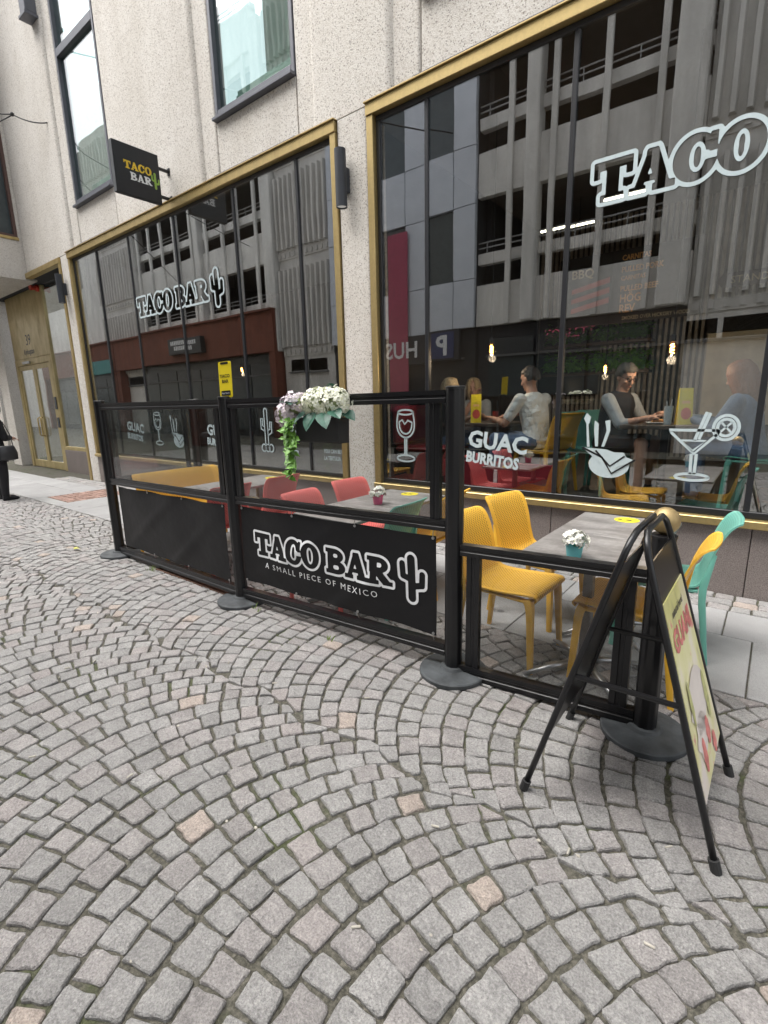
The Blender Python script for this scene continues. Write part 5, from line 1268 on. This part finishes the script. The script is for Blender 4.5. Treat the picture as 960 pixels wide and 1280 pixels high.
for i in range(3): mb.add([(-2.75, Yb, 2.82+i*.14), (-2.2, Yb, 2.92+i*.14), (-2.2, Yb, 3.00+i*.14), (-2.75, Yb, 2.89+i*.14)], [(0, 1, 2, 3)])
mb.build('red_stripes', M['redp'], mbd)
mb = MB(); mb.text('BBQ', (-2.6, Yb, 3.32), RX, UZ, .12, fat=.02); mb.text('SMOKED OVER HICKORY WOOD', (-2.0, Yb, 2.655), RX, UZ, .05, 'LEFT', fat=.01, sx=.8); mb.build('menu_lettering', M['cream'], mbd)
ss = thing('arrow_sign', 'black arrow shaped sign on the slatted back wall', 'sign', (-.5, 9.4, 3.1)); mb = MB(); mb.prism([(-.98, 3.20), (-.85, 3.36), (-.85, 3.30), (.4, 3.30), (.4, 3.10), (-.85, 3.10), (-.85, 3.04)], 'y', 9.40, 9.43); mb.build('board', M['iblack'], ss)
mb = MB(); mb.text('STAND THE', (-.80, 9.396, 3.15), RX, UZ, .10, 'LEFT'); mb.build('lettering', M['cream'], ss)
nb = thing('restroom_sign', 'pink script sign pointing to the toilets on a black panel inside', 'sign', (-5.2, 9.35, 2.4)); mb = MB(); mb.box(-3.62, 9.3, 1.6, -2.55, 9.33, 2.95); mb.build('board', M['iblack'], nb)
mb = MB(); mb.text('TOALETT', (-3.1, 9.296, 2.6), RX, Vector((.05, 0, 1)), .16, sx=.9); mb.build('lettering', M['neon'], nb)
pn = thing('display_case', 'lit menu panel with a wooden frame on the right of the back wall', 'panel', (-.3, 9.3, 2.2)); mb = MB(); mb.box(-1.0, 9.36, 1.1, .9, 9.4, 2.46); mb.build('panel', M['cream'], pn); mb = MB(); mb.box(-1.02, 9.33, 2.47, .92, 9.42, 2.95); mb.build('top_box', M['iblack'], pn)
pw = thing('plant_shelf', 'shelves of green plants along the slatted wall behind the guests', 'plants', (-2.7, 9.2, 2)); mb = MB(); mb.box(-3.5, 9.2, 1.93, -1.75, 9.48, 1.97); mb.box(-3.5, 9.2, 2.42, -1.75, 9.48, 2.46); mb.build('shelf', M['wood'], pw)
mb = MB(); r = random.Random(8)
for i in range(1700):
    x = r.uniform(-3.48, -1.78); z = r.choice((2.02, 2.51))+abs(r.gauss(0, .15)); a = r.uniform(0, 2*PI); leaf_geo(mb, (x, 9.3+r.uniform(-.1, .1), z), (math.cos(a), -abs(math.sin(a)), r.uniform(-.6, .6)), (0, -.6, 1), r.uniform(.06, .11), r.uniform(.04, .07))
mb.build('plant_leaves', M['ivy'], pw, kind='stuff')
ex = thing('exit_sign', 'green lit emergency exit sign inside the left window', 'sign', (-4.6, 6.2, 2.9)); mb = MB(); mb.box(-5.52, 6.2, 3.08, -5.18, 6.24, 3.24, .004); mb.build('sign_box', M['exitg'], ex)
mb = MB(); mb.add([(-5.34, 6.197, 3.15), (-5.34, 6.197, 3.12), (-5.25, 6.197, 3.12), (-5.25, 6.197, 3.10), (-5.21, 6.197, 3.135), (-5.25, 6.197, 3.17), (-5.25, 6.197, 3.15)], [tuple(range(7))]); mb.add([(-5.47, 6.197, 3.10), (-5.42, 6.197, 3.10), (-5.40, 6.197, 3.20), (-5.44, 6.197, 3.22)], [(0, 1, 2, 3)]); mb.build('pictogram', M['white2'], ex)

# ================================================================== OPPOSITE SIDE OF THE STREET (seen mirrored in the glass)
OY = -6.415
OB = 'street facades opposite'
def obox(mb, x0, x1, z0, z1, y0=0, y1=-.3, b=0): mb.box(x0, OY+y1, z0, x1, OY+y0, z1, b)
def carpark(label, xa, xb, cols, bigcols, ztop, zbase=3.9, cm='oconc'):
    t = thing('car_park', label, 'building', ((xa+xb)/2, OY, 0), 0, None)
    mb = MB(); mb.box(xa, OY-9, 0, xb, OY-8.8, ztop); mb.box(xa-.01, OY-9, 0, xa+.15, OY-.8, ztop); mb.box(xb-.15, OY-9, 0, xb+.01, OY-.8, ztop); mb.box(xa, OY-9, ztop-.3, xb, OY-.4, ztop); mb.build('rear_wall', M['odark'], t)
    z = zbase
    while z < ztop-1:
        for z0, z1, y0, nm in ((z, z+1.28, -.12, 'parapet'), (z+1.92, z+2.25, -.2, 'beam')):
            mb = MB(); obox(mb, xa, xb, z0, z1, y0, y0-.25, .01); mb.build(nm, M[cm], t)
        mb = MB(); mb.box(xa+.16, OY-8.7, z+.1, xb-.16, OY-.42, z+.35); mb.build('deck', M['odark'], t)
        mb = MB()
        for zz in (z+2.42, z+2.58): mb.tube([(xa, OY-.25, zz), (xb, OY-.25, zz)], .022, 6)
        for i in range(int((xb-xa)/1.4)+1): mb.tube([(xa+.3+i*1.4, OY-.25, z+2.2), (xa+.3+i*1.4, OY-.25, z+2.6)], .016, 5)
        mb.build('railing', M['orail'], t); z += 3.85
    for c in cols: mb = MB(); obox(mb, c-.085, c+.085, 3.9, ztop, 0, -.12, .015); mb.build('column', M[cm], t)
    for a, b in bigcols: mb = MB(); obox(mb, a, b, 3.9, ztop, .12, -.4, .04); mb.build('column', M[cm], t)
    mb = MB(); obox(mb, xa, xb, ztop-1.0, ztop+.6, .02, -.4, .02); mb.build('parapet', M[cm], t)
    return t
def ribs(label, xa, xb, tiers, pitch=.34):
    t = thing('ribbed_facade', label, 'building', ((xa+xb)/2, OY, 0)); mb = MB(); mb.box(xa, OY-1.2, 0, xb, OY-.2, tiers[-1][1]+.5); mb.build('wall', M['oconc2'], t); me = {}
    n = int((xb-xa)/pitch)
    for z0, z1 in tiers:
        h = z1-z0; mb = MB(); mb.prism([(-.085, -.2), (-.05, .0), (.05, .0), (.085, -.2)], 'z', .1, h-.1); first = mb.build('rib', M['oconc2'], t, local=True); first.location = (xa+pitch/2-(xa+xb)/2, 0, z0)
        for i in range(1, n): inst('rib', first.data, t, (xa+pitch/2+i*pitch-(xa+xb)/2, 0, z0))
        mb = MB()
        for i in range(n): x = xa+pitch/2+i*pitch; mb.box(x-.06, OY-.2, z0-.22, x+.06, OY-.1, z0-.04)
        mb.box(xa, OY-.22, z0-.30, xb, OY-.16, z0+.02); mb.build('corbel_row', M['oconc2'], t, kind='stuff')
    return t
T3 = ((3.95, 7.35), (7.95, 10.95), (11.5, 14.4), (15.0, 17.0))
def tube_lamp(x0, x1, y, z, label):
    t = thing('tube_lamp', label, 'lamp', (x0, y, z), 0, 'strip lights in the car park opposite'); mb = MB(); mb.tube([(x0, y, z), (x1, y, z)], .035, 8); mb.build('tube', M['tubeglow'], t); mb = MB(); mb.box(x0-.03, y-.05, z+.036, x1+.03, y+.05, z+.07); mb.build('fitting', M['orail'], t)
M['tubeglow'] = emis('tube_glow', (1, .95, .75), 5)
tube_lamp(-4.9, -3.7, OY-1.6, 7.35, 'strip light on the upper deck of the car park opposite'); tube_lamp(-6.9, -5.2, OY-1.8, 6.9, 'strip light beside the second column of the car park opposite')
cp1 = carpark('concrete car park decks opposite, mirrored in the right window', -8.35, -2.2, (-3.25, -4.56, -5.95, -7.25), ((-2.95, -2.25), (-6.74, -6.34)), 16.6)
cp2 = carpark('long concrete car park opposite, mirrored in the left window', -30.6, -19.0, (-19.6, -20.9, -22.0, -23.4, -24.7, -26.0, -27.3, -28.6, -29.9), ((-19.0, -18.35), (-30.9, -30.3), (-24.3, -23.9)), 16.9, cm='oconc_bright')
ribs('ribbed concrete facade opposite the right window', -2.19, 5.5, T3); ribs('ribbed concrete facade opposite between car park and metal cladding', -18.3, -15.0, T3, .30); ribs('ribbed concrete facade at the far left opposite', -36, -31, T3)
mp = thing('metal_clad_building', 'blue grey metal clad building with dark windows opposite', 'building', (-11.6, OY, 0)); xs = [-14.95, -13.2, -12.2, -11.15, -10.2, -9.18, -8.38]
mb = MB(); mb.box(-14.95, OY-1, 0, -8.38, OY-.16, 17.2); mb.build('wall', M['odark'], mp)
for z0, z1, win_ in ((3.9, 5.41, 0), (5.43, 7.6, 1), (7.62, 9.28, 0), (9.3, 11.32, 1), (11.34, 12.98, 0), (13, 15.1, 1), (15.12, 17.3, 0)):
    for a, b in zip(xs, xs[1:]):
        w_ = win_ and (round(a, 2) in (-10.2, -12.2)); mb = MB(); mb.box(a+.012, OY-.2, z0, b-.012, OY-(.12 if w_ else .0), z1, .008); mb.build('window' if w_ else 'cladding_panel', M['owin'] if w_ else M['opanel'], mp)
mb = MB(); mb.box(-11.87, OY+.065, 1.2, -11.0, OY+.10, 7.4, .01); o = mb.build('hanging_banner', M['ored']); tag(o, 'tall red banner on the metal clad building opposite', 'banner')
ps = thing('car_park_sign', 'lit sign with white lettering on the red band opposite', 'sign', (-10.8, OY, 3.2)); mb = MB(); mb.box(-12.25, OY-.1, 2.9, -8.9, OY+.06, 3.9, .01); mb.build('sign_box', M['ogrey'], ps)
mb = MB(); mb.text('HUS', (-11.3, OY+.105, 3.15), (-1, 0, 0), UZ, .55, fat=.02); mb.build('lettering', M['white2'], ps)
mb = MB(); mb.box(-10.0, OY+.06, 2.98, -9.1, OY+.075, 3.82); mb.build('sign_field', M['blue'], ps); mb = MB(); mb.text('P', (-9.55, OY+.08, 3.1), (-1, 0, 0), UZ, .62, fat=.03); mb.build('lettering', M['white2'], ps)
def shopfront(label, xa, xb, fascia, wallm, panes=5, zf=(3.9, 5.65)):
    t = thing('shopfront', label, 'shop', ((xa+xb)/2, OY, 0)); mb = MB(); mb.box(xa, OY-1, 0, xb, OY-.3, 3.88); mb.build('wall', M[wallm], t)
    if fascia:
        mb = MB(); mb.box(xa, OY-.3, zf[0], xb, OY+.32, zf[1], .01); mb.build('fascia', M[fascia], t); mb = MB(); mb.box(xa-.02, OY-.32, zf[1]+.003, xb+.02, OY+.45, zf[1]+.09); mb.build('canopy_edge', M['obrick'], t)
        mb = MB(); mb.box(xa, OY-.3, 0, xa+.4, OY+.3, zf[0]-.003); mb.box(xb-.4, OY-.3, 0, xb, OY+.3, zf[0]-.003); mb.build('pier', M[fascia], t)
    pw_ = (xb-xa-.8)/panes
    for i in range(panes):
        a = xa+.4+i*pw_; mb = MB(); mb.box(a+.05, OY-.29, .35, a+pw_-.05, OY-.22, 2.9, .01); mb.build('shop_window', M['owin'], t); mb = MB(); mb.box(a+.05, OY-.29, 2.98, a+pw_-.05, OY-.2, 3.5, .01); mb.build('transom_panel', M['oshop'], t)
    mb = MB(); mb.box(xa+.4, OY-.2, 2.9, xb-.4, OY-.1, 2.97); mb.build('strip', M['ostrip'], t)
    return t
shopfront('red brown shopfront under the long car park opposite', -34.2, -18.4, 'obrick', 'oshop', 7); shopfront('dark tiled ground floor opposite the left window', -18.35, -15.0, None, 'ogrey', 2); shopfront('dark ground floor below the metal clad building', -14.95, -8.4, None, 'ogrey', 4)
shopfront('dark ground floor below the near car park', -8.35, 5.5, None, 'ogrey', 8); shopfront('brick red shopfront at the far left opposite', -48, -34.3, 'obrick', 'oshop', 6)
os_ = thing('shop_sign', 'dark projecting shop sign with blurred white lettering opposite', 'sign', (-25, OY, 4.6)); mb = MB(); mb.box(-26.6, OY+.33, 4.25, -23.7, OY+.6, 5.05, .01); mb.build('sign_box', M['signblk'], os_)
mb = MB()
for z, a, b in ((4.72, -26.3, -24.2), (4.45, -26.0, -24.5)):
    x = a
    while x < b: mb.box(x, OY+.602, z, x+.12, OY+.606, z+.2); x += .17
mb.build('sign_print', M['white2'], os_)
ts = thing('shop_sign', 'teal shop sign at the far left opposite', 'sign', (-36.3, OY, 4.2)); mb = MB(); mb.box(-38.2, OY+.33, 3.75, -34.5, OY+.45, 4.6, .01); mb.build('sign_box', M['oteal'], ts)
mb = MB(); mb.box(-70, OY-12, 0, -36.1, OY-.4, 17.2); o = mb.build('far_building', M['oconc_bright']); tag(o, 'concrete building in a brightened tone far along the opposite side', 'building')
# the end of the street and the continuation of the near side, out of the frame
mb = MB(); mb.box(-60, D+.5, 0, -19, D+8, 12); o = mb.build('far_building', M['agg']); tag(o, 'pale building further along the near side of the street', 'building')
